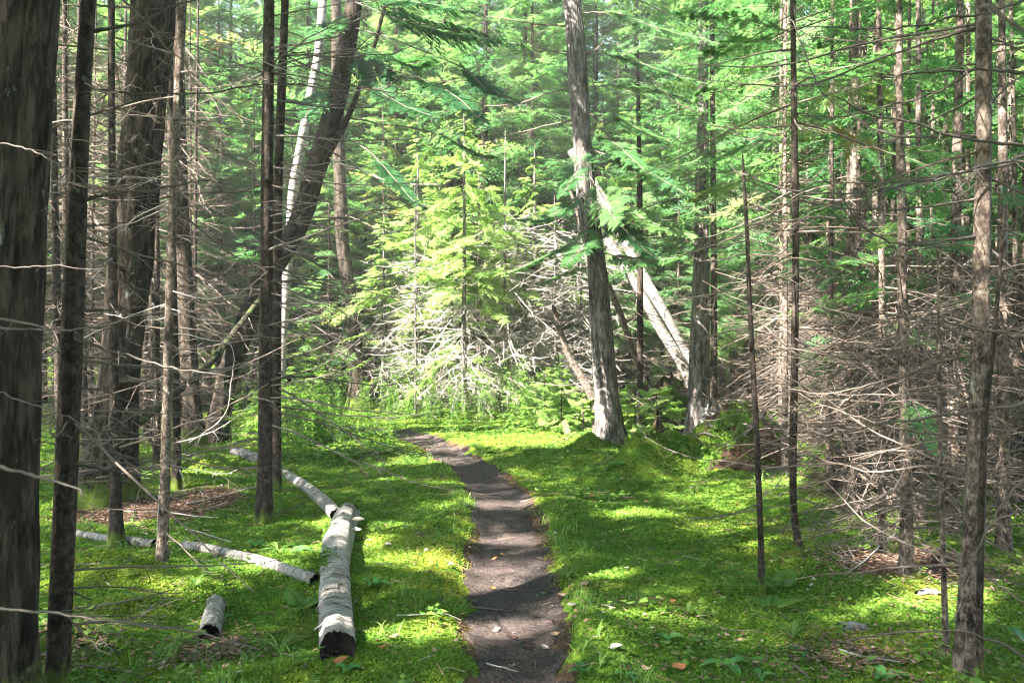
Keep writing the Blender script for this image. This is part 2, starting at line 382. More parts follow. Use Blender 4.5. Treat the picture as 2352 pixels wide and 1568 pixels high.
def grass():
    rng = rg(12); mb = MB()
    X, Y = scatter(1700, 3.3, 18, rng, 1.5)
    d = path_d(X, Y); nz = noise2(X, Y, 1.0, 4)
    lit = (nz > .45) | (np.abs(d - .25) < .2) & (rng.uniform(0, 1, len(X)) < .55)
    k = (d > .03) & lit
    X, Y = X[k], Y[k]
    n = 11
    h = rng.uniform(.05, .16, len(X)) * np.clip(.75 + Y / 22, .75, 1.3)
    X = np.repeat(X, n); Y = np.repeat(Y, n); h = np.repeat(h, n) * rng.uniform(.5, 1.2, len(X))
    X = X + rng.normal(0, .03, len(X)); Y = Y + rng.normal(0, .03, len(Y)); Z = gh(X, Y)
    az = rng.uniform(0, 6.283, len(X)); lean = rng.uniform(.15, .95, len(X))
    dx = np.stack([np.cos(az), np.sin(az), 0 * az], -1); P = []
    for t in (0, .35, .7, 1.0):
        P.append(np.stack([X, Y, Z - .01], -1) + dx * (lean * h * t ** 1.6)[:, None] + np.stack([0 * h, 0 * h, h * (t - .55 * lean * t ** 3)], -1))
    P = np.stack(P, 1); sd = np.stack([-np.sin(az), np.cos(az), 0 * az], -1)[:, None]
    wv = (np.array([.6, 1, .7, .06])[None, :] * rng.uniform(.0022, .0042, len(X))[:, None] * np.clip(.6 + Y / 9, .8, 2)[:, None])[..., None]
    V = np.stack([P - sd * wv, P + sd * wv], 2).reshape(-1, 3)
    b = np.arange(len(X))[:, None] * 8 + np.arange(3)[None] * 2
    Q = np.stack([b, b + 1, b + 3, b + 2], -1).reshape(-1, 4)
    mb.add(V, Q, tint=np.repeat(rng.uniform(.1, .95, len(X)), 8))
    tagm('grass', mb.mesh('grass', M['grass']), 'thin grass blades growing in tufts through the moss', None, kind='stuff')
grass()
def ground_cover():
    rng = rg(13); mb = MB()
    X, Y = scatter(1800, 3.2, 22, rng, .9)
    d = path_d(X, Y); nz = noise2(X, Y, .8, 2) + .35 * np.clip((Y - 8) / 6, 0, 1.5)
    k = (d > .08) & (nz > .1 + rng.uniform(-.5, .5, len(X))); X, Y = X[k], Y[k]
    nl = 7; h = np.repeat(rng.uniform(.03, .12, len(X)) * np.clip(.6 + Y / 12, .7, 2.2), nl)
    X = np.repeat(X, nl); Y = np.repeat(Y, nl)
    az = rng.uniform(0, 6.283, len(X)); rr = h * rng.uniform(.05, .6, len(X))
    hh = h * rng.uniform(.35, 1.1, len(X))
    P = np.stack([X + np.cos(az) * rr, Y + np.sin(az) * rr, gh(X, Y) + hh], -1)
    dz = rng.uniform(-.35, .25, len(X)); dd = nrm(np.stack([np.cos(az), np.sin(az), dz], -1))
    sz = np.clip(h * rng.uniform(.35, .7, len(X)), .018, .075)
    kites(mb, P, dd, sz, sz * rng.uniform(.45, .75, len(X)), sidev(dd), rng.uniform(.1, .9, len(X)), fold=.12)
    tagm('ground_cover', mb.mesh('ground_cover', M['herb']), 'low leafy herbs scattered over the moss', None, kind='stuff')
ground_cover()
def litter():
    rng = rg(14); mb = MB()
    X, Y = scatter(15000, 3.0, 15, rng, 2.0)
    d = path_d(X, Y); k = (d < .0) | (rng.uniform(0, 1, len(X)) < .10 + .5 * (noise2(X, Y, 1.7, 2) > .9))
    X, Y = X[k], Y[k]
    ex = []
    for (px, py, rx, ry, n) in [(300, 1175, 150, 30, 2600), (2090, 1300, 190, 46, 4200), (470, 1150, 110, 28, 1100), (480, 1500, 110, 40, 700), (1950, 1510, 150, 40, 800), (150, 1480, 100, 50, 500)]:
        q = gp(px, py); sx = rx / FPX * q[1] * .6; sy = ry / FPX * q[1] ** 2 / EYE * .6
        ex.append(np.stack([q[0] + rng.normal(0, sx, n), q[1] + rng.normal(0, sy, n)], -1))
    ex = np.concatenate(ex); X = np.concatenate([X, ex[:, 0]]); Y = np.concatenate([Y, ex[:, 1]])
    d = path_d(X, Y)
    P = np.stack([X, Y, gh(X, Y) + .016 + rng.uniform(0, .02, len(X)) * (d > 0)], -1)
    dd = rdir(rng, len(X), -.1, .25); on = d < 0
    L = np.where(on, rng.uniform(.005, .022, len(X)), rng.uniform(.012, .05, len(X))); W = L * np.where(on, rng.uniform(.15, .5, len(X)), rng.uniform(.15, .7, len(X)))
    kites(mb, P, dd, L, W, sidev(dd), rng.beta(1, 2.5, len(X)), fold=.15)
    X, Y = scatter(1500, 3.1, 12, rng, 1.5); d = path_d(X, Y); k = (d > .05) | (rng.uniform(0, 1, len(X)) < .35); X, Y = X[k], Y[k]
    az = rng.uniform(0, 6.283, len(X)); L = rng.uniform(.04, .22, len(X)) * np.clip(Y / 7, .6, 1.3); u = np.linspace(-.5, .5, 4)[None, :]
    px_ = X[:, None] + np.cos(az)[:, None] * u * L[:, None]; py_ = Y[:, None] + np.sin(az)[:, None] * u * L[:, None] + rng.normal(0, .004, (len(X), 4))
    Pt = np.stack([px_, py_, gh(px_, py_) + .022 + rng.uniform(0, .015, (len(X), 1))], -1)
    tubes(mb, Pt, (rng.uniform(.0013, .0032, len(X)) * np.clip(Y / 7, .7, 1.5))[:, None] * np.array([1, .95, .8, .5])[None], 4, tint=rng.beta(1.2, 2.2, len(X)))
    m, t = new_mat('leaf_litter'); g = NT(t)
    col = g.ramp(g.attr('tint').outputs['Fac'], [(0, (.05, .03, .022)), (.35, (.19, .11, .075)), (.7, (.33, .22, .16)), (1, (.50, .43, .38))]); g.out(col, .9)
    tagm('leaf_litter', mb.mesh('leaf_litter', m), 'brown needles, chips and dead leaf bits on path and floor', None, kind='stuff')
litter()

# ------------------------------------------------------------------ branches, twigs, foliage
def curve_branch(rng, base, az, L, elev, sag, up, K=8, jit=.03):
    """N branch axes: leave at elev, sag, then turn up at the tip"""
    N = len(base); t = np.linspace(0, 1, K)[None, :]
    r = L[:, None] * t * np.cos(elev)[:, None]
    z = L[:, None] * (np.sin(elev)[:, None] * t - sag[:, None] * t ** 1.5 + up[:, None] * t ** 3)
    wob = np.cumsum(rng.normal(0, jit, (N, K)), 1) * L[:, None] * t
    P = np.stack([base[:, None, 0] + np.cos(az)[:, None] * r - np.sin(az)[:, None] * wob,
                  base[:, None, 1] + np.sin(az)[:, None] * r + np.cos(az)[:, None] * wob,
                  base[:, None, 2] + z + np.cumsum(rng.normal(0, jit * .6, (N, K)), 1) * L[:, None] * t], -1)
    return P
def side_twigs(rng, mb, P, L, r0, per_m=9, f=.30, sides=3, third=True, tint=.4, lo=.12, m=0, droop=.15):
    N = len(P); M_ = max(2, int(per_m * float(np.mean(L))))
    t = rng.uniform(lo, 1, (N, M_)); p, T = samp(P, t)
    s = nrm(np.cross(T, np.broadcast_to([0, 0, 1.], T.shape))) * rng.choice([-1, 1], (N, M_))[..., None]
    a = rng.uniform(.6, 1.25, (N, M_))[..., None]
    d = nrm(T * np.cos(a) + s * np.sin(a) + np.stack([0 * t, 0 * t, rng.normal(-droop * .4, .28, t.shape)], -1))
    l = (f * L[:, None] * (1.05 - .75 * t) * rng.uniform(.35, 1.2, t.shape)).reshape(-1)
    p = p.reshape(-1, 3); d = d.reshape(-1, 3); u = np.linspace(0, 1, 4)[None, :, None]
    bend = rng.normal(0, .18, (len(p), 3)) + [0, 0, -droop]
    P2 = p[:, None] + d[:, None] * u * l[:, None, None] + bend[:, None] * (u ** 2) * l[:, None, None]
    rr = np.clip(np.repeat(r0, M_) * .32, .0011, .004)
    tubes(mb, P2, rr[:, None] * np.array([1, .8, .6, .3])[None], sides, tint=np.clip(tint + rng.normal(0, .2, len(P2)), 0, 1), m=m)
    if third:
        k = 3; N2 = len(P2); t = rng.uniform(.2, .95, (N2, k)); p, T = samp(P2, t)
        d = nrm(T + rng.normal(0, .6, T.shape)); l3 = (l[:, None] * rng.uniform(.2, .5, t.shape)).reshape(-1)
        p = p.reshape(-1, 3); d = d.reshape(-1, 3); u = np.linspace(0, 1, 3)[None, :, None]
        P3 = p[:, None] + d[:, None] * u * l3[:, None, None] + rng.normal(0, .12, (len(p), 1, 3)) * (u ** 2) * l3[:, None, None]
        tubes(mb, P3, np.repeat(rr, k)[:, None] * np.array([.65, .5, .3])[None], 3, tint=np.clip(tint + rng.normal(0, .2, len(P3)), 0, 1), m=m)
def foliage(rng, leaf, P, L, lod=0, start=.2, wide=.42, tint=.45, dens=1.0, wood=None, spread=.30):
    """flat needle sprays along branch axes P (N,K,3)"""
    N = len(P); n2 = max(6, int(15 * dens))
    t = np.linspace(start, 1, n2)[None, :] + rng.uniform(-.5, .5, (N, n2)) * (.8 / n2)
    t = np.clip(np.repeat(t, 2, 1), 0, .995); sg = np.tile([1., -1.], n2)[None, :, None]
    p, T = samp(P, t)
    s = nrm(np.cross(T, np.broadcast_to([0, 0, 1.], T.shape))); up = np.cross(s, T)
    roll = rng.normal(0, spread, (N, 1, 1)) + rng.normal(0, spread * .8, t.shape)[..., None]
    s = s * np.cos(roll) + up * np.sin(roll)
    a = rng.uniform(.75, 1.1, t.shape)[..., None]
    d = nrm(T * np.cos(a) + s * sg * np.sin(a)); nn = nrm(np.cross(d, T) * sg)
    l2 = L[:, None] * wide * np.clip(1.03 - t, .05, 1) ** .75 * np.clip((t - start + .12) / .25, .3, 1) * rng.uniform(.6, 1.15, t.shape)
    bt = np.clip(tint + rng.normal(0, .15, (N, 1)) + rng.normal(0, .06, t.shape), 0, .93)
    p = p.reshape(-1, 3); d = d.reshape(-1, 3); nn = nn.reshape(-1, 3); l2 = l2.reshape(-1); bt = bt.reshape(-1)
    u = np.linspace(0, 1, 3)[None, :, None]
    P2 = p[:, None] + d[:, None] * u * l2[:, None, None] + np.array([0, 0, -.16]) * (u ** 2) * l2[:, None, None]
    if wood is not None: tubes(wood, P2, np.full((len(P2), 3), .0016), 3, tint=.2)
    m3 = max(3, int(6 * dens))
    t3 = np.repeat(np.linspace(.12, 1.0, m3), 2)[None, :] + rng.uniform(-.05, .05, (len(P2), 2 * m3)); t3 = np.clip(t3, 0, .999)
    q, T2 = samp(P2, t3); s2 = np.cross(T2, nn[:, None]); sg3 = np.tile([1., -1.], m3)[None, :, None]
    a3 = rng.uniform(.5, .95, t3.shape)[..., None] * np.where(t3 > .97, .25, 1)[..., None]
    d3 = nrm(T2 * np.cos(a3) + s2 * sg3 * np.sin(a3) + rng.normal(0, .10, T2.shape))
    l3 = (np.clip(.34 * l2[:, None] * (1.15 - t3), .025, .14)) * rng.uniform(.75, 1.25, t3.shape)
    q = q.reshape(-1, 3); d3 = d3.reshape(-1, 3); l3 = l3.reshape(-1); n3 = np.repeat(nn, 2 * m3, 0); b3 = np.repeat(bt, 2 * m3)
    sd = nrm(np.cross(d3, n3)); tt = np.clip(b3 + rng.normal(0, .07, len(q)), 0, .97)
    if lod == 0:
        kites(leaf, q, d3, l3 * 1.25, np.clip(l3 * .42, .014, .036), sd, tt)
    else:
        nj = 5 if lod == 1 else 8
        for j in range(nj):
            f = (j + .5) / nj
            for sgn in (1, -1):
                dn = nrm(d3 * .62 + sd * sgn * .78 + n3 * rng.normal(.1, .2, (len(q), 1)))
                kites(leaf, q + d3 * (l3 * f)[:, None], dn, np.full(len(q), .017) * (1.15 - .5 * f), np.full(len(q), .0046 if lod == 1 else .0034), nrm(np.cross(dn, n3)), tt)
        kites(leaf, q + d3 * (l3 * .9)[:, None], d3, np.full(len(q), .016), np.full(len(q), .005), sd, tt)

def trunk_disp(rng, amt, lobes=5):
    ph = rng.uniform(0, 6.28, 12); fr = rng.integers(2, 9, 12); fz = rng.uniform(.3, 3.5, 12)
    def f(a, z):
        s = 0
        for i in range(12): s = s + np.sin(fr[i] * a + fz[i] * z + ph[i])
        return 1 + amt * s / 3.0
    return f
def furrow_disp(rng, amt, n=22):
    ph = rng.uniform(0, 6.28, 8); b = trunk_disp(rng, .05)
    def f(a, z):
        s = np.sin(n * a + 2.2 * np.sin(1.7 * z + ph[0]) + ph[1]) + .7 * np.sin((n + 9) * a - 1.8 * np.sin(2.9 * z + ph[2]) + ph[3]) + .5 * np.sin(11 * z + 5 * a + ph[4])
        return b(a, z) * (1 + amt * s / 2)
    return f
def pine_trunk(mb, rng, H, r, sides=8, lean=.02, K=26):
    z = np.linspace(0, 1, K) ** 1.35 * H
    x = np.cumsum(rng.normal(0, lean * .12, K)) + rng.normal(0, lean) * z / 4; y = np.cumsum(rng.normal(0, lean * .12, K)) + rng.normal(0, lean) * z / 4
    x -= x[0]; y -= y[0]
    rad = r * (1 - .86 * z / H) * (1 + .9 * np.exp(-z / .10)) + .004
    P = np.stack([x, y, z - .08], -1)
    tubes(mb, P, rad, sides, disp=trunk_disp(rng, .05)); return P, rad

# ---- kinds of tree that are built once and then copied
def build_tree(seed, H, r, dead_lo, crown_lo, nb, ndead, Lmax, leaf='fir', bark='bark_spruce', tint=.45, name='fir_tree', lod=0, dens=1.0, wood='dead_wood', dl=1.0, sides=8, ctop=1.0, dtint=.35):
    rng = rg(seed); root = thing(name, 'conifer', 'tree')
    mb = MB(); P, rad = pine_trunk(mb, rng, H, r, sides)
    part('trunk', mb.mesh('trunk', M[bark], True), root)
    def on(z): return np.stack([np.interp(z, P[:, 2], P[:, i]) for i in range(3)], -1)
    if ndead:
        z = rng.uniform(dead_lo, crown_lo + (H - crown_lo) * .15, ndead); b = on(z)
        L = rng.uniform(.35, 1.25, ndead) * dl; az = rng.uniform(0, 6.283, ndead)
        Pb = curve_branch(rng, b, az, L, rng.normal(-.05, .36, ndead), rng.uniform(.0, .55, ndead), rng.uniform(0, .35, ndead))
        wd = MB(); rb = np.clip(.0055 * L + .0025, .003, .011)
        tubes(wd, Pb, rb[:, None] * np.linspace(1, .25, 8)[None], 4, tint=np.clip(rng.normal(dtint, .2, ndead), 0, 1))
        side_twigs(rng, wd, Pb, L, rb, 9, .33, tint=dtint)
        part('dead_twigs', wd.mesh('dead_twigs', M[wood]), root, 'stuff')
    if nb:
        f = np.linspace(0, 1, nb) ** .85 * ctop; z = crown_lo + (H - .1 - crown_lo) * f; b = on(z)
        L = Lmax * (1.02 - f) ** .7 * rng.uniform(.65, 1.15, nb) * np.clip(.55 + f * 2.5, .55, 1) + .12; az = np.arange(nb) * 2.399 + rng.normal(0, .35, nb)
        Pb = curve_branch(rng, b, az, L, .45 * f + rng.normal(-.02, .20, nb), rng.uniform(.15, .5, nb), np.full(nb, .10), jit=.025)
        lf = MB(); wd = MB()
        tubes(wd, Pb, np.clip(.007 * L + .002, .003, .014)[:, None] * np.linspace(1, .2, 8)[None], 4, tint=.15)
        foliage(rng, lf, Pb, L, lod, start=.22, tint=tint, dens=dens)
        lf.add(np.concatenate(wd.v), np.concatenate(wd.q), tint=.2, bark=np.concatenate(wd.bark), m=1)
        part('crown', lf.mesh('crown', [M[leaf], M['dead_wood']]), root)
    return root
def keep_first(root, loc, rz, sc, label, group):
    root.location = tuple(loc); root.rotation_euler = (0, 0, rz); root.scale = (sc,) * 3; root['label'] = label; root['group'] = group; return root
class Kind:
    def __init__(s, roots): s.roots = roots; s.used = set(); s.i = 0
    def put(s, loc, rz, sc, label, group, k=None):
        k = s.i % len(s.roots) if k is None else k; s.i += 1
        if k not in s.used: s.used.add(k); return keep_first(s.roots[k], loc, rz, sc, label, group)
        return copy_tree(s.roots[k], loc, rz, sc, label, group)

FIR = Kind([build_tree(100 + i, 14.5 + i * .8, .085 + .01 * i, .7, [1.7, 2.3, 2.9, 2.0, 3.3][i], 175, 50, 2.75 + .1 * i, tint=[.52, .42, .6, .48, .55][i], sides=8, dens=1.05) for i in range(5)])
THIN = Kind([build_tree(200 + i, 8.3 + i * .5, [.034, .042, .05, .03, .06, .038][i], .25, [2.7, 3.2, 2.6, 3.4, 3.0, 2.5][i], 74, 105, 1.25, bark='bark_pale', name='slender_conifer', tint=[.5, .6, .42, .55, .5, .62][i], dl=.85, sides=7) for i in range(6)])
BARE = Kind([build_tree(250 + i, 8 + i, [.04, .055, .035][i], .3, 5.5, 0, 95, .9, bark='bark_spruce', name='bare_conifer', dl=1.0, sides=7) for i in range(3)])
BAREP = Kind([build_tree(290 + i, 6.5 + i, [.045, .06, .032, .04][i], .2, 1.4, 20, 100, .75, bark='bark_pale', name='twiggy_conifer', dl=.95, sides=7, dtint=.3) for i in range(4)])
PALE = Kind([build_tree(330 + i, [4.2, 5.2, 3.4][i], .035, .35, 3.4, 0, [95, 110, 80][i], .9, bark='bark_grey', name='dead_fir', wood='dead_pale', dl=1.25, sides=7, dtint=.15) for i in range(3)])
MID = Kind([build_tree(270 + i, [5.6, 6.8, 7.8][i], .05, .5, [1.2, 1.5, 1.9][i], [84, 96, 104][i], 24, [1.25, 1.4, 1.5][i], tint=[.6, .5, .55][i], name='young_conifer', sides=7, dens=1.1) for i in range(3)])
YOUNG = Kind([build_tree(300 + i, [1.0, 1.7, .65][i], .012, .1, .15, [26, 38, 18][i], 0, [.38, .55, .3][i], leaf='fir_young', name='fir_sapling', tint=.5, sides=5) for i in range(3)])

taken = []
def free(x, y, dmin):
    for (a, b, r) in taken:
        if (a - x) ** 2 + (b - y) ** 2 < max(dmin, r) ** 2: return False
    return True

# ------------------------------------------------------------------ the trees one can point at
def px_curve(pts, Y0, Y1=None):
    n = len(pts); f = np.linspace(0, 1, n); Y1 = Y0 if Y1 is None else Y1
    return np.array([at(p[0], p[1], Y0 + (Y1 - Y0) * f[i]) for i, p in enumerate(pts)])
def smooth(P, K):
    P = np.asarray(P, float); s = np.concatenate([[0], np.cumsum(np.linalg.norm(np.diff(P, axis=0), axis=1))]); u = np.linspace(0, s[-1], K)
    out = np.stack([np.interp(u, s, P[:, i]) for i in range(P.shape[1])], -1)
    if K > 8:
        q = out.copy()
        for _ in range(max(1, K // (3 * len(P)))):
            q[1:-1] = .25 * q[:-2] + .5 * q[1:-1] + .25 * q[2:]
        out = q
    return out
class Hero:
    def __init__(s, name, label, pts, Y, bark, H=9.0, sides=14, furrow=None, flare=.5, seed=1, group=None, wscale=1.0, K=70, top_r=.45, base=None):
        """pts: (px, py, width px) from the base upwards, at depth Y"""
        s.rng = rg(seed); s.Y = Y; s.name = name
        a = np.array(pts, float)
        Pw = np.array([at(p[0], p[1], Y) for p in a]); rr = a[:, 2] / 2 * Y / FPX * wscale
        x0, z0 = Pw[0, 0], Pw[0, 2]; g = float(gh(x0, Y)) if base is None else base
        if Pw[0, 2] > g - .05:
            Pw = np.concatenate([[[x0 - (Pw[1, 0] - x0) * .1, Y, g - .1]], Pw]); rr = np.concatenate([[rr[0]], rr])
        if Pw[-1, 2] < H:
            k = (Pw[-1] - Pw[-3]); k = k / max(k[2], .05); dz = H - Pw[-1, 2]
            Pw = np.concatenate([Pw, [Pw[-1] + k * dz * np.array([.7, 1, 1])]]); rr = np.concatenate([rr, [rr[-1] * top_r]])
        z0 = Pw[0].copy(); s.loc = np.array([z0[0], z0[1], g]); s.P = smooth(np.concatenate([Pw, rr[:, None]], 1), K)
        s.P[:, :3] -= s.loc
        rad = s.P[:, 3] * (1 + flare * np.exp(-np.clip(s.P[:, 2], 0, 9) / (.10 + s.P[0, 3] * .6)))
        s.root = thing(name, label, 'tree', s.loc, group)
        mb = MB(); tubes(mb, s.P[:, :3], rad, sides, disp=furrow_disp(s.rng, furrow) if furrow else trunk_disp(s.rng, .06))
        part('trunk', mb.mesh('trunk', M[bark], True), s.root)
        taken.append((s.loc[0], s.loc[1], .45))
    def on(s, z):
        return np.stack([np.interp(z, s.P[:, 2], s.P[:, i]) for i in range(3)], -1)
    def branch(s, pts, w=3.0, dY=0.0, mat='dead_dark', twigs=8, f=.22, live=0, lod=1, tint=.25, Y0=None, leaf='fir_shaded', ltint=.5, wide=.3, spread=.18):
        """one limb drawn as a line of photo pixels, starting on this trunk, running dY nearer or farther"""
        Y0 = s.Y if Y0 is None else Y0
        P = smooth(px_curve(pts, Y0, Y0 + dY), 24) - s.loc; L = np.linalg.norm(np.diff(P, axis=0), axis=1).sum()
        P[1:-1] += (np.cumsum(s.rng.normal(0, .0032, (22, 3)), 0) + s.rng.normal(0, .0028, (22, 3))) * min(1, L)
        mb = MB(); r0 = w / 2 * Y0 / FPX
        tubes(mb, P, np.linspace(1, .35, 24) * r0 * s.rng.uniform(.85, 1.2, 24), 6, tint=tint)
        if twigs: side_twigs(s.rng, mb, P[None], np.array([L]), np.array([r0]), twigs, f, tint=tint + .1)
        b = part('live_branch' if live else 'branch', None or mb.mesh('branch', M[mat], True), s.root)
        if live:
            lf = MB(); foliage(s.rng, lf, P[None], np.array([L]), lod, start=1 - live, wide=wide, tint=ltint, dens=max(1.0, min(3, L * 1.6)), spread=spread)
            part('foliage', lf.mesh('foliage', M[leaf]), b)
        return b
    def dead(s, n, z0, z1, Lr=(.4, 1.2), mat='dead_wood', tint=.3, per=9, az=None, f=.3, sag=(.05, .4)):
        rng = s.rng
        for i in range(n):
            z = rng.uniform(z0, z1); L = rng.uniform(*Lr); b = s.on(np.array([z]))
            a = rng.uniform(0, 6.283) if az is None else rng.uniform(*az)
            P = curve_branch(rng, b, np.array([a]), np.array([L]), rng.normal(0, .18, 1), rng.uniform(*sag, 1), rng.uniform(0, .4, 1))
            mb = MB(); r0 = np.array([.0045 * L + .0025]); tubes(mb, P, r0[:, None] * np.linspace(1, .25, 8)[None], 5, tint=np.clip(rng.normal(tint, .15), 0, 1))
            side_twigs(rng, mb, P, np.array([L]), r0, per, f, tint=tint)
            part('branch', mb.mesh('branch', M[mat]), s.root)
    def crown(s, z0, z1, nb, Lr, lod=0, tint=.45, leaf='fir', dens=1.0):
        rng = s.rng; z = np.linspace(z0, z1, nb); b = s.on(z); f = np.linspace(0, 1, nb)
        L = Lr * (1.05 - f * .8) * rng.uniform(.7, 1.2, nb)
        P = curve_branch(rng, b, np.arange(nb) * 2.4 + rng.normal(0, .3, nb), L, rng.normal(.05, .15, nb), np.full(nb, .3), np.full(nb, .1), jit=.02)
        lf = MB(); foliage(rng, lf, P, L, lod, tint=tint, dens=dens)
        wd = MB(); tubes(wd, P, np.clip(.008 * L, .003, .014)[:, None] * np.linspace(1, .2, 8)[None], 4, tint=.15)
        lf.add(np.concatenate(wd.v), np.concatenate(wd.q), tint=.2, bark=np.concatenate(wd.bark), m=1)
        part('crown', lf.mesh('crown', [M[leaf], M['dead_wood']]), s.root)

# left of the path
A = Hero('cedar_tree', 'thick furrowed cedar trunk cut off by the left edge of the photo', [(-8, 1640, 180), (-6, 1568, 160), (0, 1200, 146), (8, 800, 150), (25, 400, 150), (48, 0, 146)], 3.35, 'bark_cedar', 11, 72, .07, .25, 21, K=160)
A.branch([(-90, 1380), (0, 1396), (137, 1408), (239, 1420), (308, 1430), (410, 1447), (513, 1466), (598, 1492)], 7, -.5, 'dead_dark', 6, .2, tint=.12, Y0=3.2)
A.branch([(-60, 1050), (0, 1073), (85, 1095), (154, 1119), (191, 1143)], 10, -.3, 'dead_dark', 0, tint=.12, Y0=2.2)
A.branch([(-40, 728), (0, 729), (85, 746), (147, 756), (212, 753), (291, 736), (342, 725), (410, 722)], 7, -.2, 'dead_dark', 5, .2, tint=.12, Y0=2.9)
A.branch([(-20, 750), (60, 757), (120, 760), (188, 756)], 6, -.2, 'dead_dark', 4, tint=.12, Y0=3.0)
A.branch([(-20, 608), (51, 612), (137, 607), (191, 614), (239, 616)], 4, -.1, 'dead_dark', 6, tint=.12, Y0=3.2)
A.branch([(0, 330), (60, 345), (110, 365), (180, 400), (230, 440)], 4, -.4, 'dead_dark', 6, tint=.12, Y0=3.1)
A.branch([(0, 900), (70, 930), (160, 960), (230, 1010)], 3.5, -.4, 'dead_dark', 8, tint=.12, Y0=3.1)
B = Hero('spruce_tree', 'dark slim spruce trunk beside the thick cedar at the left edge', [(125, 1640, 56), (132, 1568, 52), (148, 1200, 46), (160, 900, 44), (168, 700, 42), (178, 450, 40), (190, 200, 36), (203, 0, 33)], 3.65, 'bark_spruce', 9, 24, None, .15, 22, K=110)
for p, wd, dy in [([(205, 75), (308, 62), (359, 44), (427, 14), (480, -8)], 9, .15), ([(200, 15), (160, 14), (126, 15), (95, 18)], 5, .1), ([(200, 12), (308, 19), (393, 22)], 5, .3),
                  ([(178, 203), (308, 222), (410, 224), (479, 219), (598, 203), (684, 202), (752, 205)], 6, .4), ([(178, 272), (209, 263), (291, 239), (376, 212), (410, 202)], 5, .2),
                  ([(178, 277), (140, 279), (103, 282), (80, 290)], 6, .1), ([(180, 462), (273, 448), (342, 444), (410, 431), (485, 415)], 8.5, .1), ([(180, 458), (239, 461), (376, 458), (513, 448), (650, 456)], 5, .5),
                  ([(170, 446), (130, 444), (90, 440)], 6, .1), ([(165, 519), (120, 515), (84, 509)], 4, 0), ([(178, 521), (240, 516), (297, 509)], 6, .1),
                  ([(165, 713), (200, 715), (256, 712), (338, 703)], 8, .05), ([(155, 763), (188, 787), (239, 807), (308, 821), (376, 838), (472, 855), (595, 876)], 6, -.3),
                  ([(165, 820), (273, 821), (345, 821)], 5.5, .1), ([(155, 880), (256, 900), (291, 924), (369, 941)], 5, .2), ([(155, 992), (273, 990), (369, 1009)], 6, .1),
                  ([(150, 1060), (239, 1075), (308, 1085), (359, 1097)], 7, .1), ([(140, 1345), (161, 1355), (209, 1376)], 8, 0), ([(150, 1085), (120, 1080), (70, 1072)], 6, .1),
                  ([(160, 640), (130, 650), (60, 640), (20, 650)], 4, -.3), ([(170, 330), (250, 345), (330, 380), (420, 400), (500, 440)], 3, .6), ([(175, 380), (280, 400), (400, 445), (520, 500)], 3, .8)]:
    B.branch(p, wd, dy, 'dead_dark', 9, .22, tint=.12)
B.dead(22, .1, 3.6, (.4, 1.3), 'dead_wood', .2, az=(-1.2, 1.6))
C = Hero('spruce_tree', 'slim dark trunk with a mossy foot just before the leaning cedar', [(268, 1249, 27), (264, 1000, 22), (260, 700, 20), (258, 400, 17), (256, 171, 15), (256, 0, 14)], 6.3, 'bark_spruce', 9, 16, None, .6, 23)
C.branch([(258, 258), (376, 272), (444, 275), (547, 282), (650, 282), (718, 263)], 3.5, .2, 'dead_dark', 9, .2)
C.dead(26, .3, 4.3, (.5, 1.6), 'dead_wood', .25)
D = Hero('cedar_tree', 'big dark shaggy cedar leaning right with a widely flared foot', [(235, 1150, 150), (250, 1100, 104), (272, 900, 88), (290, 700, 86), (312, 450, 86), (332, 250, 86), (346, 120, 90), (352, 0, 90)], 7.9, 'bark_cedar', 13, 56, .08, .35, 24, K=120)
D.dead(24, .5, 5, (.4, 1.1), 'dead_wood', .3, az=(-2.4, .6))
E = Hero('slender_tree', 'thin lichen speckled trunk rising from beside the long fallen birch pole', [(372, 1300, 24), (378, 1150, 22), (384, 900, 21), (389, 700, 19), (396, 480, 19), (408, 240, 19), (420, 0, 18)], 5.65, 'bark_pale', 9, 18, None, .25, 25)
E.branch([(383, 766), (427, 768), (496, 787), (530, 794), (537, 824), (530, 893), (516, 954), (479, 989), (434, 1016)], 3.0, -.2, 'dead_pale', 5, .18, tint=0)
E.branch([(385, 830), (420, 800), (452, 790)], 2, .1, 'dead_pale', 5)
E.branch([(372, 1080), (360, 1160), (356, 1250)], 1.8, -.1, 'dead_pale', 4)
E.dead(14, .2, 4.0, (.3, 1.1), 'dead_pale', .1); E.dead(20, .2, 4.0, (.3, 1.1), 'dead_wood', .4)
F = Hero('cedar_tree', 'greenish cedar trunk behind the thin lichen speckled one', [(446, 1023, 48), (440, 900, 38), (430, 750, 36), (418, 517, 34), (410, 308, 32), (404, 0, 30)], 12.0, 'bark_cedar', 12, 30, .07, .4, 26)
F2 = Hero('spruce_tree', 'dark thin trunk between lichen speckled tree and greenish cedar', [(407, 1119, 19), (405, 900, 17), (400, 720, 16), (396, 500, 15), (392, 250, 14), (388, 0, 13)], 8.6, 'bark_spruce', 9, 12, None, .4, 27)
F2.dead(22, .3, 4.5, (.4, 1.3), 'dead_wood', .3)
G1 = Hero('spruce_tree', 'straight dark trunk, nearer of the close pair left of the path', [(605, 1194, 42), (608, 1100, 33), (611, 800, 29), (613, 500, 27), (616, 250, 25), (618, 0, 24)], 7.1, 'bark_spruce', 12, 22, None, .25, 28, K=90)
G2 = Hero('spruce_tree', 'straight trunk tucked behind the nearer of the close pair', [(634, 1140, 26), (634, 900, 22), (636, 700, 21), (639, 420, 20), (648, 180, 19), (655, 0, 18)], 8.2, 'bark_spruce', 11, 18, None, .25, 29, K=80)
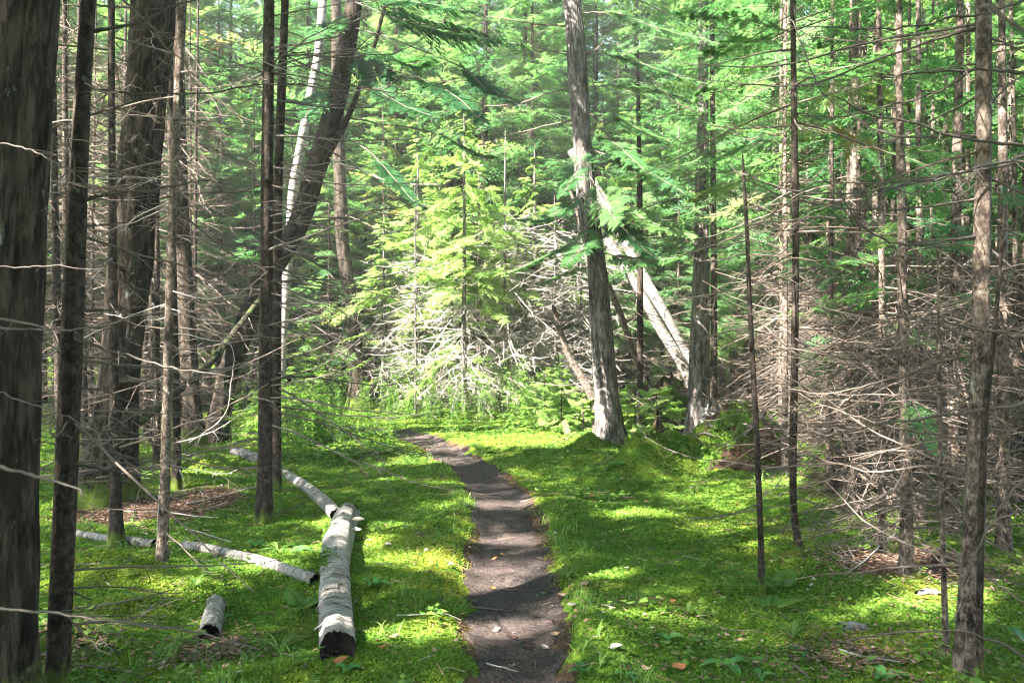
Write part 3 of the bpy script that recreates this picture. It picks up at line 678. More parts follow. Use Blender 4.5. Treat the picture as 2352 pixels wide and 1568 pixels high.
for t_, sd in ((G1, 1), (G2, 2)):
    t_.dead(40, .8, 4.6, (.5, 1.9), 'dead_dark', .25, per=7, az=(-.9, 1.0)); t_.dead(20, .35, 4.6, (.5, 1.5), 'dead_wood', .3, per=7, az=(2.0, 4.2))
G1.branch([(622, 560), (700, 590), (800, 600), (900, 590), (960, 560)], 2.5, .3, 'dead_dark', 8); G1.branch([(622, 640), (720, 700), (830, 740), (900, 750)], 2.5, .2, 'dead_dark', 8)
G1.branch([(622, 890), (740, 960), (850, 1040), (880, 1075)], 2.2, -.4, 'dead_dark', 6); G1.branch([(622, 780), (700, 810), (780, 830), (860, 850)], 2, .4, 'dead_dark', 8)
Ht = Hero('leaning_cedar', 'big dark cedar leaning steeply right behind the close pair of trunks', [(490, 1015, 60), (503, 960, 46), (520, 870, 44), (553, 773, 46), (600, 655, 50), (650, 580, 48), (690, 510, 46), (716, 420, 44), (750, 315, 44), (778, 215, 42), (798, 110, 40), (815, 0, 40)], 12.6, 'bark_dark', 11, 40, .07, .3, 30, K=110)
Ht.branch([(722, 395), (760, 345), (800, 265), (835, 175), (858, 105), (880, 20), (900, -40)], 17, -.3, 'bark_dark', 0)
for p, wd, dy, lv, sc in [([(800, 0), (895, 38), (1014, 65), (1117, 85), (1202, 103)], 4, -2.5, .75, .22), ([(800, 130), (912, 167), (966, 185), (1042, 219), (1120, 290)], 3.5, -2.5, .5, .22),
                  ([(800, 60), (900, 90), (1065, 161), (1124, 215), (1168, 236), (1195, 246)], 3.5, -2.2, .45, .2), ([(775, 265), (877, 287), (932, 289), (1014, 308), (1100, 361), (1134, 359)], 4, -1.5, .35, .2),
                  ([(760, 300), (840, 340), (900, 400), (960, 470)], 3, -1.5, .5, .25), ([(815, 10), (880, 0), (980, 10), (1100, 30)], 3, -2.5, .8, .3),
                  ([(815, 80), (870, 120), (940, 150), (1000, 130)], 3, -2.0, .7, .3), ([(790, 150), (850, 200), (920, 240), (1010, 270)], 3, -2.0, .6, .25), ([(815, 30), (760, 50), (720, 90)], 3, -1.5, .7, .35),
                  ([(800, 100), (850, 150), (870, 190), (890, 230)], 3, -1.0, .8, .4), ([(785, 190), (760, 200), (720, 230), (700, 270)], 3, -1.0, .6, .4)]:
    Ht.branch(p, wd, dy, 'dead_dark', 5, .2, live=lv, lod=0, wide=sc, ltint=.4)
Ht.branch([(740, 355), (775, 374), (826, 386), (877, 413), (946, 425), (1011, 424)], 5, -.5, 'dead_pale', 6, .2, tint=.5)
Ht.dead(14, .4, 6, (.6, 1.8), 'dead_wood', .25)
I = Hero('birch_tree', 'white birch trunk glowing behind the big leaning cedar', [(640, 960, 22), (648, 800, 21), (655, 690, 21), (673, 427, 21), (694, 325, 21), (711, 222, 20), (731, 137, 20), (742, 0, 19)], 16.0, 'bark_birch', 12, 18, None, .2, 31)
J = Hero('cedar_tree', 'shaded grey cedar trunk behind the tall herbs at the path bend', [(826, 930, 50), (822, 872, 36), (812, 760, 32), (800, 650, 30), (786, 560, 29), (780, 400, 27), (776, 200, 26), (772, 0, 24)], 18.5, 'bark_cedar', 12, 24, .07, .4, 32)
J.dead(20, 1, 6, (.6, 1.8), 'dead_wood', .25)
# beyond the bend and right of the path
L_ = Hero('cedar_tree', 'tall grey cedar with sunlit foot standing alone right of the path', [(1400, 1024, 78), (1399, 985, 60), (1392, 900, 54), (1388, 840, 51), (1381, 750, 50), (1374, 640, 44), (1352, 500, 42), (1340, 376, 42), (1330, 220, 41), (1322, 100, 41), (1313, 0, 40)], 12.3, 'bark_grey', 14, 64, .08, .45, 33, K=140)
for p, wd, dy in [([(1322, 62), (1219, 58), (1117, 39)], 4.5, .3), ([(1325, 118), (1254, 120), (1151, 118)], 3.5, .2), ([(1325, 133), (1254, 113), (1185, 85)], 3.5, .2), ([(1330, 196), (1254, 215), (1202, 236), (1134, 244), (1048, 243)], 4, .3),
                  ([(1335, 270), (1291, 279), (1219, 294), (1151, 314), (1100, 335)], 4, .3), ([(1330, 130), (1360, 122), (1385, 98)], 6, 0), ([(1350, 480), (1290, 520), (1230, 540)], 3, .2), ([(1360, 560), (1280, 590), (1200, 580)], 3, .3)]:
    L_.branch(p, wd, dy, 'dead_wood', 6, .2, tint=.25)
L_.crown(7.3, 13.5, 60, 2.0, tint=.45); L_.dead(16, .6, 3.5, (.6, 1.6), 'dead_wood', .3)
for p, dy, wd_ in [([(1350, 340), (1420, 365), (1500, 400), (1580, 450)], -1.6, .3), ([(1352, 430), (1300, 475), (1240, 510), (1180, 505)], -1.6, .22), ([(1360, 480), (1440, 485), (1520, 520), (1600, 545)], -1.4, .3), ([(1358, 530), (1300, 565), (1230, 600), (1160, 630)], -1.5, .24),
              ([(1368, 575), (1430, 595), (1500, 605), (1570, 590)], -1.5, .26), ([(1342, 260), (1420, 270), (1500, 310), (1600, 345)], -1.2, .3), ([(1338, 200), (1420, 195), (1520, 215), (1630, 255)], -1.0, .3), ([(1330, 115), (1430, 130), (1540, 170), (1640, 200)], -1.3, .3),
              ([(1325, 30), (1420, 30), (1530, 70), (1660, 100)], -1.2, .28), ([(1362, 610), (1320, 620), (1250, 650)], -1, .25), ([(1352, 450), (1440, 530), (1500, 590)], -1.2, .3), ([(1345, 300), (1420, 330), (1490, 400)], -1.8, .3), ([(1345, 330), (1325, 390), (1290, 450)], -2.2, .22), ([(1352, 400), (1390, 460), (1420, 520)], -2.4, .24), ([(1358, 500), (1345, 560), (1300, 610)], -2.2, .2)]:
    L_.branch(p, 2.6, dy, 'dead_wood', 4, .15, live=.78, lod=1 if dy < -2 else 0, wide=wd_ * .85, ltint=.45, leaf='fir')
M1 = Hero('birch_tree', 'thickest of the bright white trunks leaning left behind the grey cedar', [(1665, 985, 32), (1640, 930, 30), (1578, 824, 29), (1530, 730, 27), (1480, 640, 25), (1430, 540, 23), (1380, 450, 24), (1310, 345, 18)], 15.5, 'bark_birch', 5.2, 18, None, .1, 34)
M2 = Hero('birch_tree', 'thinner white trunk leaning left just below the thickest one', [(1620, 960, 26), (1570, 840, 24), (1520, 760, 24), (1470, 670, 22), (1420, 590, 20), (1395, 548, 17)], 15.0, 'bark_birch', 3.4, 14, None, .1, 35)
M1.dead(26, .4, 4.6, (.5, 1.4), 'dead_wood', .5); M2.dead(14, .4, 3, (.4, 1.2), 'dead_wood', .5)
M3 = Hero('dead_pole', 'narrow pale dead pole leaning left close behind the grey cedar', [(1500, 960, 15), (1480, 880, 15), (1455, 810, 14), (1425, 720, 14), (1395, 650, 13), (1350, 560, 12)], 14.0, 'bark_pale', 4.5, 12, None, .1, 36)
M4 = Hero('dead_pole', 'short grey dead pole propped against the foot of the grey cedar', [(1368, 930, 20), (1350, 890, 19), (1325, 850, 17), (1305, 815, 15), (1290, 770, 13), (1270, 700, 9)], 13.0, 'bark_pale', 2.2, 12, None, .1, 37)
N1 = Hero('cedar_tree', 'dark grey trunk straight behind the peeling birch stump', [(1602, 990, 52), (1606, 880, 44), (1608, 760, 42), (1610, 640, 38), (1612, 500, 32), (1614, 300, 26), (1616, 0, 20)], 12.8, 'bark_grey', 11, 26, .07, .3, 38)
N1.crown(2.9, 10.8, 70, 1.7, tint=.5); N1.dead(18, .8, 5, (.6, 1.5), 'dead_wood', .4)
N2 = Hero('spruce_tree', 'thin grey trunk close beside the dark trunk behind the birch stump', [(1640, 985, 17), (1640, 800, 16), (1639, 600, 14), (1637, 300, 12), (1635, 0, 10)], 12.3, 'bark_spruce', 9, 12, None, .2, 39)
N2.crown(3.0, 8.8, 50, 1.3, tint=.55); N2.dead(22, .6, 5, (.5, 1.3), 'dead_wood', .5)
N3 = Hero('spruce_tree', 'thin grey trunk just right of the tall grey cedar', [(1470, 960, 16), (1470, 800, 15), (1470, 600, 14), (1469, 400, 12), (1466, 250, 10)], 13.4, 'bark_spruce', 6.5, 12, None, .2, 40)
N3.dead(22, .8, 5, (.5, 1.3), 'dead_wood', .35)
O1 = Hero('dead_sapling', 'very thin dead sapling standing dark in the moss right of the path', [(1751, 1379, 15), (1746, 1200, 13), (1739, 1034, 13), (1730, 850, 12), (1722, 700, 11), (1715, 520, 9), (1707, 400, 7)], 4.9, 'bark_spruce', 2.75, 12, None, .25, 41)
O1.dead(34, .45, 2.5, (.3, .95), 'dead_wood', .12, per=8)
O2 = Hero('spruce_tree', 'slim trunk with a crooked foot right of the thin dead sapling', [(1853, 1305, 22), (1838, 1270, 17), (1822, 1187, 16), (1821, 1034, 17), (1824, 850, 16), (1828, 551, 15), (1824, 300, 14), (1821, 0, 12)], 5.65, 'bark_spruce', 7.5, 14, None, .2, 42)
O2.crown(3.1, 7.3, 34, 1.1, lod=1, tint=.55); O2.dead(54, .3, 3.4, (.4, 1.3), 'dead_wood', .3)
P = Hero('spruce_tree', 'scaly barked spruce, largest trunk near the right edge of the photo', [(2216, 1640, 66), (2222, 1563, 60), (2228, 1400, 50), (2240, 1150, 42), (2248, 900, 38), (2254, 650, 36), (2258, 400, 35), (2260, 150, 35), (2258, 0, 34)], 3.8, 'bark_pale', 9, 28, .05, .1, 43, K=110)
P2 = Hero('spruce_tree', 'slim dark stem pressed against the right side of the scaly spruce', [(2250, 1600, 18), (2250, 1400, 16), (2254, 1150, 15), (2262, 950, 14), (2280, 800, 12), (2290, 700, 9)], 3.65, 'bark_spruce', 2.2, 12, None, .1, 44)
P3 = Hero('dead_sapling', 'thin dead sapling between the crooked foot trunk and scaly spruce', [(2174, 1522, 14), (2168, 1350, 12), (2162, 1150, 11), (2158, 950, 10), (2156, 722, 7)], 4.0, 'bark_pale', 2.1, 10, None, .2, 45)
P3.dead(20, .3, 1.9, (.25, .8), 'dead_wood', .35)
for p, wd, dy, sg in [
    ([(2250, 313), (2078, 309), (2027, 297), (1975, 270), (1917, 226), (1873, 188), (1842, 113), (1818, 24), (1787, 3)], 5, .5, 1), ([(2352, 0), (2283, 22), (2197, 38), (2061, 68), (1958, 77), (1832, 65)], 5, -.3, 1),
    ([(2250, 55), (2129, 79), (1992, 99), (1890, 130), (1821, 147), (1719, 156), (1633, 154), (1548, 142)], 5, .8, 1), ([(2250, 60), (2129, 99), (2061, 123), (1958, 161), (1890, 186), (1821, 197), (1739, 197), (1668, 188), (1555, 173)], 5, .9, 1),
    ([(2250, 150), (2163, 209), (2095, 236), (2044, 244), (1975, 270), (1907, 275), (1839, 270), (1770, 250), (1712, 222)], 4.5, .6, 1), ([(2400, 334), (2352, 332), (2266, 328), (2180, 316), (2095, 285), (2009, 273), (1917, 222)], 6.5, -.2, 1),
    ([(2250, 455), (2180, 465), (2061, 479), (1941, 475), (1866, 461), (1787, 437), (1712, 400), (1678, 373)], 5, .3, 1), ([(2400, 350), (2352, 366), (2266, 386), (2129, 417), (2009, 441), (1907, 443), (1804, 431), (1712, 398)], 5.5, -.3, 1),
    ([(2400, 345), (2352, 362), (2300, 379), (2232, 396), (2095, 431), (1992, 468)], 7, -.8, 1), ([(2250, 537), (2163, 549), (2095, 566), (2027, 551), (1975, 520), (1941, 479), (1924, 431), (1876, 400)], 5.5, -.2, 1),
    ([(2400, 785), (2352, 775), (2283, 763), (2197, 749), (2095, 729), (1992, 712), (1910, 695)], 6, -.4, 1), ([(2245, 722), (2197, 753), (2129, 770), (2061, 780), (1975, 783), (1924, 777), (1849, 756)], 4, .1, 1),
    ([(2245, 814), (2146, 835), (2061, 869), (1975, 893), (1890, 903), (1815, 893)], 5, .2, 1), ([(2400, 912), (2352, 920), (2266, 930), (2163, 946), (2061, 959), (1958, 975), (1866, 992)], 7, -.4, 1),
    ([(2262, 1012), (2197, 1002), (2095, 982), (1992, 954), (1907, 923), (1821, 893)], 5.5, .2, 1), ([(2266, 937), (2197, 906), (2129, 879), (2040, 843)], 5, .1, 1),
    ([(2400, 1530), (2352, 1509), (2300, 1481), (2197, 1454), (2129, 1445), (2061, 1447), (1958, 1461), (1883, 1481)], 5, -.5, 1), ([(2380, 1060), (2352, 1092), (2252, 1225), (2200, 1320), (2190, 1420)], 5, -.6, 0),
    ([(2245, 1191), (2197, 1187), (2095, 1174), (2020, 1157)], 4, .1, 1), ([(2250, 1107), (2197, 1085), (2129, 1064), (2020, 1034)], 4.5, .2, 1), ([(2262, 0), (2290, 25), (2352, 72), (2400, 110)], 9, -.2, 0),
    ([(2255, 80), (2300, 95), (2352, 120)], 5, -.1, 0), ([(2262, 560), (2310, 600), (2360, 640)], 5, -.1, 1), ([(2262, 250), (2310, 200), (2360, 170)], 5, .1, 1), ([(2400, 160), (2352, 168), (2240, 165), (2100, 172), (1980, 180)], 6, -.2, 1),
    ([(2250, 650), (2190, 600), (2130, 560), (2080, 500)], 3.5, .3, 1), ([(2240, 900), (2160, 960), (2100, 1040), (2060, 1130)], 3.5, .3, 1), ([(2240, 1050), (2180, 1120), (2100, 1180), (2040, 1210)], 3.5, .2, 1), ([(2255, 480), (2300, 520), (2352, 545)], 5, .1, 1)]:
    P.branch(p, wd * 1.3, dy, 'dead_dark' if p[0][1] < 700 else 'dead_wood', 9 if sg else 3, .2, tint=.15)
O2.branch([(1826, 78), (1760, 56), (1690, 48), (1590, 40)], 3, .4, 'dead_wood', 3, live=.9, lod=1, wide=.16, ltint=.7, spread=.5, leaf='fir')
P.dead(30, .3, 3.4, (.3, 1.0), 'dead_wood', .25)
for p, dy, wd_ in [([(1830, 130), (1760, 150), (1690, 190), (1600, 220)], .4, .35), ([(1828, 60), (1760, 90), (1700, 100), (1620, 120)], .5, .4), ([(1826, 260), (1900, 280), (1980, 330), (2040, 350)], .8, .35), ([(1826, 330), (1770, 330), (1700, 345), (1640, 370)], .9, .35),
                   ([(1828, 200), (1900, 190), (1990, 210), (2080, 240)], .8, .35), ([(1828, 620), (1900, 615), (1990, 590), (2040, 575)], .5, .2), ([(1828, 400), (1740, 400), (1650, 430), (1590, 460)], .9, .3)]:
    O2.branch(p, 2.6, dy, 'dead_wood', 5, .15, live=.7, lod=1, wide=wd_ * .8, leaf='fir', ltint=.7, spread=.4)

# the sunlit young fir by the bend
def clearing_fir(px, py, Y, H, seed, label, nd=48):
    rng = rg(seed); g = gp(px, py) if Y is None else np.array([(px - CX) / FPX * Y, Y, float(gh((px - CX) / FPX * Y, Y))])
    root = thing('fir_tree', label, 'tree', g); taken.append((g[0], g[1], .8))
    mb = MB(); Pt, rd = pine_trunk(mb, rng, H, .06, 9, .01); part('trunk', mb.mesh('trunk', M['bark_grey'], True), root)
    def on(z): return np.stack([np.interp(z, Pt[:, 2], Pt[:, i]) for i in range(3)], -1)
    n = nd; z = rng.uniform(.5, 2.7, n); b = on(z); L = rng.uniform(.5, 1.6, n); az = rng.uniform(0, 6.283, n)
    Pb = curve_branch(rng, b, az, L, rng.normal(-.15, .15, n), rng.uniform(.2, .7, n), rng.uniform(0, .25, n))
    wd = MB(); rb = .0055 * L + .003; tubes(wd, Pb, rb[:, None] * np.linspace(1, .3, 8)[None], 4, tint=.3); side_twigs(rng, wd, Pb, L, rb, 13, .34, tint=.35, droop=.5)
    part('dead_twigs', wd.mesh('dead_twigs', M['dead_pale']), root, 'stuff')
    n = 104; z = np.concatenate([rng.uniform(.9, 2.0, 8), np.linspace(2.55, H - .2, n - 8)]); b = on(z); L = np.clip((H - z) * .50, .24, 2.0) * rng.uniform(.3, 1.15, n)
    Pb = curve_branch(rng, b, rng.uniform(0, 6.283, n), L, rng.normal(.0, .22, n), rng.uniform(.15, .6, n), np.full(n, .12), jit=.03)
    lf = MB(); foliage(rng, lf, Pb, L, 0, start=.3, tint=.6, dens=1.35, wide=.36); wd = MB(); tubes(wd, Pb, (.005 * L + .002)[:, None] * np.linspace(1, .2, 8)[None], 4)
    lf.add(np.concatenate(wd.v), np.concatenate(wd.q), tint=.3, bark=np.concatenate(wd.bark), m=1)
    part('crown', lf.mesh('crown', [M['fir_young'], M['dead_wood']]), root)
clearing_fir(1066, 0, 16.6, 6.6, 51, 'sunlit fir with bleached drooping twigs where the path bends away')
clearing_fir(1100, 0, 17.6, 6.0, 52, 'second bleached trunk fir just right of the sunlit one at the bend')
clearing_fir(960, 0, 18.6, 7.0, 53, 'sunlit fir a step left of the bleached pair at the bend', 14)
clearing_fir(1225, 0, 18.2, 6.0, 54, 'sunlit fir between the bleached pair and the tall grey cedar', 22)
clearing_fir(880, 0, 18.0, 4.6, 55, 'low sunlit fir at the far left of the bend firs', 10)
clearing_fir(1010, 0, 19.6, 6.4, 56, 'sunlit fir standing behind the bleached pair at the bend', 10)

# ------------------------------------------------------------------ the forest around
def forest():
    rng = rg(60)
    GW = ('conifer in the sunlit green wall behind the bend of the path', 'firs behind the clearing')
    GL = ('green crowned conifer deep in the woods left of the path', 'conifers deep in the left woods')
    GR = ('conifer with a full green crown standing behind the right thicket', 'conifers behind the right thicket')
    TR = ('slender conifer with bare dead twigs crowded in the right thicket', 'slender conifers of the right thicket')
    TL = ('slender twiggy trunk standing among the big left trees', 'slender trunks among the left trees')
    def fill(kind, n, xr, yr, lab, dmin, sc, ok=lambda x, y: True):
        k = 0
        for _ in range(n * 40):
            if k >= n: break
            y = rng.uniform(*yr); x = rng.uniform(*xr)
            if abs(x) > y * .70 + 1.5 or not free(x, y, dmin) or path_d(np.array([x]), np.array([y]))[0] < .7 or not ok(x, y): continue
            taken.append((x, y, 0)); k += 1
            kind.put((x, y, float(gh(x, y)) - .02), rng.uniform(0, 6.283), rng.uniform(*sc), *lab)
    corr = lambda x, y: not (-.34 * y - .2 < x < .10 * y + .6 and y < 18.5)
    fill(FIR, 56, (-8.5, 7), (19, 30), GW, 1.0, (.7, 1.1), lambda x, y: y > 19 - .25 * x)
    fill(PALE, 11, (-3.0, 3.0), (16.6, 20), ('bleached dead fir full of bare twigs in the sunlight behind the bend', 'dead firs behind the bend'), .5, (.8, 1.2), lambda x, y: -.15 * y < x < .09 * y)
    fill(FIR, 26, (-25, 25), (30, 42), ('conifer far back, half hidden behind the nearer green wall', 'conifers far back in the forest'), 1.5, (.9, 1.3))
    fill(FIR, 34, (-18, -4.0), (12.5, 30), GL, 1.15, (.8, 1.15), lambda x, y: y > 25 + .8 * x)
    fill(FIR, 30, (4.5, 22), (14, 30), GR, 1.25, (.8, 1.15))
    fill(BAREP, 74, (2.2, 11), (6.6, 16), TR, .30, (.8, 1.2), lambda x, y: x > .34 * y - .2 and (y > 9 or x > .42 * y))
    fill(THIN, 38, (2.2, 12), (8.5, 18), TR, .45, (.75, 1.15), lambda x, y: x > .34 * y - .2 and (y > 9 or x > .42 * y))
    for px, py in [(2027, 1275), (2112, 1195), (1962, 1180), (2305, 1260), (2335, 1150), (1905, 1130), (2080, 1320)]:
        q = gp(px, py); BAREP.put(q - [0, 0, .02], rng.uniform(0, 6.28), rng.uniform(.75, .95), *TR)
    fill(THIN, 18, (4, 14), (16, 22), TR, .5, (.9, 1.2))
    shade = lambda x, y: y > 23.5 + .8 * x
    fill(BARE, 30, (-12, -2.5), (8.5, 18), TL, .5, (.9, 1.2), lambda x, y: x < -.40 * y)
    fill(THIN, 16, (-18, -2.5), (8.5, 24), TL, .55, (.8, 1.15), lambda x, y: x < -.40 * y and shade(x, y))
    fill(MID, 26, (-7, 7), (18.6, 23), ('low bright conifer filling the foot of the sunlit green wall', 'low conifers under the green wall'), .8, (.75, 1.15))
    fill(MID, 26, (3, 15), (11.5, 22), ('low full conifer showing green between the right thicket trunks', 'low conifers in the right thicket'), .8, (.75, 1.1), lambda x, y: x > .36 * y)
    fill(MID, 20, (-16, -5), (13, 24), ('low full conifer showing green between the left trunks', 'low conifers among the left trees'), .9, (.75, 1.1), lambda x, y: x < -.34 * y and shade(x, y))
    fill(THIN, 22, (-6, 6), (18.5, 24), ('slender trunk with dead twigs in the shade under the green wall', 'slender trunks under the green wall'), .6, (.8, 1.1))
forest()
def behind():  # unseen firs at the camera's back, added to block sky light
    rng = rg(64)
    for i in range(26):
        for _ in range(60):
            x, y = rng.uniform(-4, 13), rng.uniform(-13, -2.2)
            if free(x, y, 1.6) and path_d(np.array([x]), np.array([y]))[0] > 1.0 and y < -2.2 - .75 * max(0, -x): break
        taken.append((x, y, 0)); FIR.put((x, y, float(gh(x, y)) - .02), rng.uniform(0, 6.28), rng.uniform(.8, 1.1), 'unseen conifer of the wood, added behind the viewpoint to cut sky light', 'conifers added behind the viewpoint')
behind()
def saplings():
    rng = rg(61)
    spots = [(1350, 935, 1), (1290, 960, 0), (1240, 950, 0), (1500, 1000, 2), (1200, 900, 1), (900, 930, 1), (860, 905, 1), (1180, 930, 0), (1420, 960, 2), (1560, 985, 0), (700, 940, 1), (560, 940, 0), (1330, 985, 2), (1120, 915, 1), (640, 985, 2), (1010, 915, 0), (760, 900, 1), (1540, 930, 1), (1475, 1050, 2), (1510, 1060, 2), (1340, 1010, 2), (1290, 1000, 0), (1250, 985, 0), (1460, 1000, 0), (1150, 960, 2), (660, 1020, 2), (720, 1000, 0), (620, 1000, 0)]
    lab = ['young fir sapling among the herbs around the clearing', 'fir saplings around the clearing']
    for (px, py, k) in spots:
        g = gp(px, py); k = min(k, 2); YOUNG.put(g - [0, 0, .02], rng.uniform(0, 6.28), rng.uniform(.8, 1.25), *lab, k=k)
saplings()

# a far-off wood that reads as one mass
def far_wood():
    rng = rg(62); lf = MB()
    n = 150
    for i in range(n):
        y = rng.uniform(40, 62); x = rng.uniform(-1, 1) * (y * .72 + 4); H = rng.uniform(10, 16); g = float(gh(x, y))
        nb = 60; f = rng.uniform(0, 1, nb); z = g + .3 + (H - .3) * f; L = 2.4 * (1.05 - f) ** .7 * rng.uniform(.7, 1.1, nb)
        b = np.stack([np.full(nb, x), np.full(nb, y), z], -1)
        Pb = curve_branch(rng, b, rng.uniform(0, 6.283, nb), L, rng.normal(0, .15, nb), np.full(nb, .3), np.full(nb, .1), K=5)
        t = rng.uniform(.15, 1, (nb, 26)); p, T = samp(Pb, t); p = p.reshape(-1, 3)
        d = nrm(T.reshape(-1, 3) + rng.normal(0, .6, p.shape)); kites(lf, p, d, rng.uniform(.3, .6, len(p)), rng.uniform(.08, .18, len(p)), sidev(d, rng), np.clip(rng.normal(.5, .15, len(p)), 0, .95))
        tubes(lf, np.array([[x, y, g - .2], [x, y, g + H * .5], [x, y, g + H]]), np.array([.16, .1, .02]), 6, m=1)
    tagm('distant_forest', lf.mesh('distant_forest', [M['fir'], M['bark_spruce']]), 'far off conifer wood closing the view between the trunks', None, kind='stuff')
far_wood()

# unseen boughs added overhead, placed and thinned to shape the dappled sunlight
def shade_canopy():
    rng = rg(63)
    n = 8400
    gx = rng.uniform(-11, 11, n); gy = rng.uniform(-3, 17.2, n); z = rng.uniform(7.0, 12.5, n)
    SP = []
    def spot(px, py, rx, ry, k=1.0):
        q = gp(px, py); sx = rx / FPX * q[1]; sy = ry / FPX * q[1] ** 2 / EYE
        SP.append((q[0], q[1], sx, sy, k))
    for a in [(1160, 1245, 110, 17), (1130, 1345, 90, 14), (1470, 1170, 120, 12), (1400, 1310, 120, 14), (1480, 1400, 160, 22, .8), (600, 1300, 150, 22), (420, 1340, 140, 20, .8), (900, 1210, 90, 16, .8), (870, 1290, 80, 14, .9), (2080, 1290, 130, 22, .8),
              (2020, 1180, 160, 30, .7), (2180, 1400, 90, 20, .7), (760, 1200, 60, 20), (960, 1060, 130, 14), (500, 1060, 120, 14, .9), (880, 1100, 80, 12, .8), (1250, 1110, 90, 10, .7), (1640, 1070, 120, 16, .8), (1850, 1010, 200, 30, .8), (780, 1400, 50, 18, .6), (1700, 1230, 110, 14, .6),
              (300, 1175, 120, 14, .8), (480, 1500, 90, 16, .5), (1250, 1500, 50, 12, .4), (1560, 1290, 80, 10, .7), (1650, 1500, 120, 14, .5)]:
        spot(*a)
    def light(gx, gy):
        lit = np.full(gx.shape, .22) + .8 * np.clip(noise2(gx, gy, 3.2, 1) - .4, 0, 1)
        for (a, b, sx, sy, k) in SP: lit = np.maximum(lit, k * np.exp(-(((gx - a) / sx) ** 2 + ((gy - b) / sy) ** 2) ** 2))
        op = np.clip((gy - 10.9 + .10 * gx) / 1.0, 0, 1) * np.clip((gx + 6.0) / 1.5, 0, 1); lit = np.maximum(lit, op)
        tt = np.clip(((gx + 2.3) * 4.6 + (gy - 14.0) * 2.2) / (4.6 ** 2 + 2.2 ** 2), 0, 1)      # stripe kept full of leaves, added to shade the leaning cedar
        lit = np.where(np.hypot(gx + 2.3 - 4.6 * tt, gy - 14.0 - 2.2 * tt) < .5, .06, lit)
        lit = np.where((np.abs(gx - 5.5) < .95) & (np.abs(gy - 15.7) < .8), .05, lit)  # block of leaves added to shade the grey cedar's upper trunk
        pat = np.clip(.62 + 1.3 * noise2(gx, gy, 2.4, 3), 0, 1)
        lit = np.maximum(lit, .9 * pat * np.clip((gx - 2.6) / 2, 0, 1)); return np.maximum(lit, .7 * pat * np.clip((-gx - 4.0) / 2, 0, 1))
    p = np.stack([gx + SUN[0] / SUN[2] * z, gy + SUN[1] / SUN[2] * z, z], -1)[light(gx, gy) < .97]
    n = len(p); L = rng.uniform(.7, 1.15, n); az = rng.uniform(0, 6.283, n)
    Pb = curve_branch(rng, p - np.stack([np.cos(az), np.sin(az), 0 * az], -1) * (L * .5)[:, None], az, L, rng.normal(0, .15, n), np.full(n, .25), np.full(n, .1))
    lf = MB(); t = rng.uniform(.05, 1, (n, 115)); q, T = samp(Pb, t)
    s = nrm(np.cross(T, np.broadcast_to([0, 0, 1.], T.shape))); off = rng.normal(0, .13, t.shape)[..., None]
    q = (q + s * off).reshape(-1, 3); d = nrm((T + s * np.sign(off) * rng.uniform(.3, 1.2, off.shape)).reshape(-1, 3) + rng.normal(0, .15, (n * 115, 3)))
    m_ = d * .05; k = rng.uniform(0, 1, len(q)) > light((q + m_)[:, 0] - SUN[0] / SUN[2] * q[:, 2], (q + m_)[:, 1] - SUN[1] / SUN[2] * q[:, 2]); q = q[k]; d = d[k]
    kites(lf, q, d, rng.uniform(.07, .15, len(q)), rng.uniform(.028, .05, len(q)), sidev(d), np.clip(rng.normal(.45, .12, len(q)), 0, .95))
    tubes(lf, Pb, np.full((n, 8), .004), 3, m=1)
    tagm('shade_canopy', lf.mesh('shade_canopy', [M['fir'], M['dead_wood']]), 'unseen conifer boughs added overhead, shaped to cast the dappled shade', None, kind='stuff')
shade_canopy()

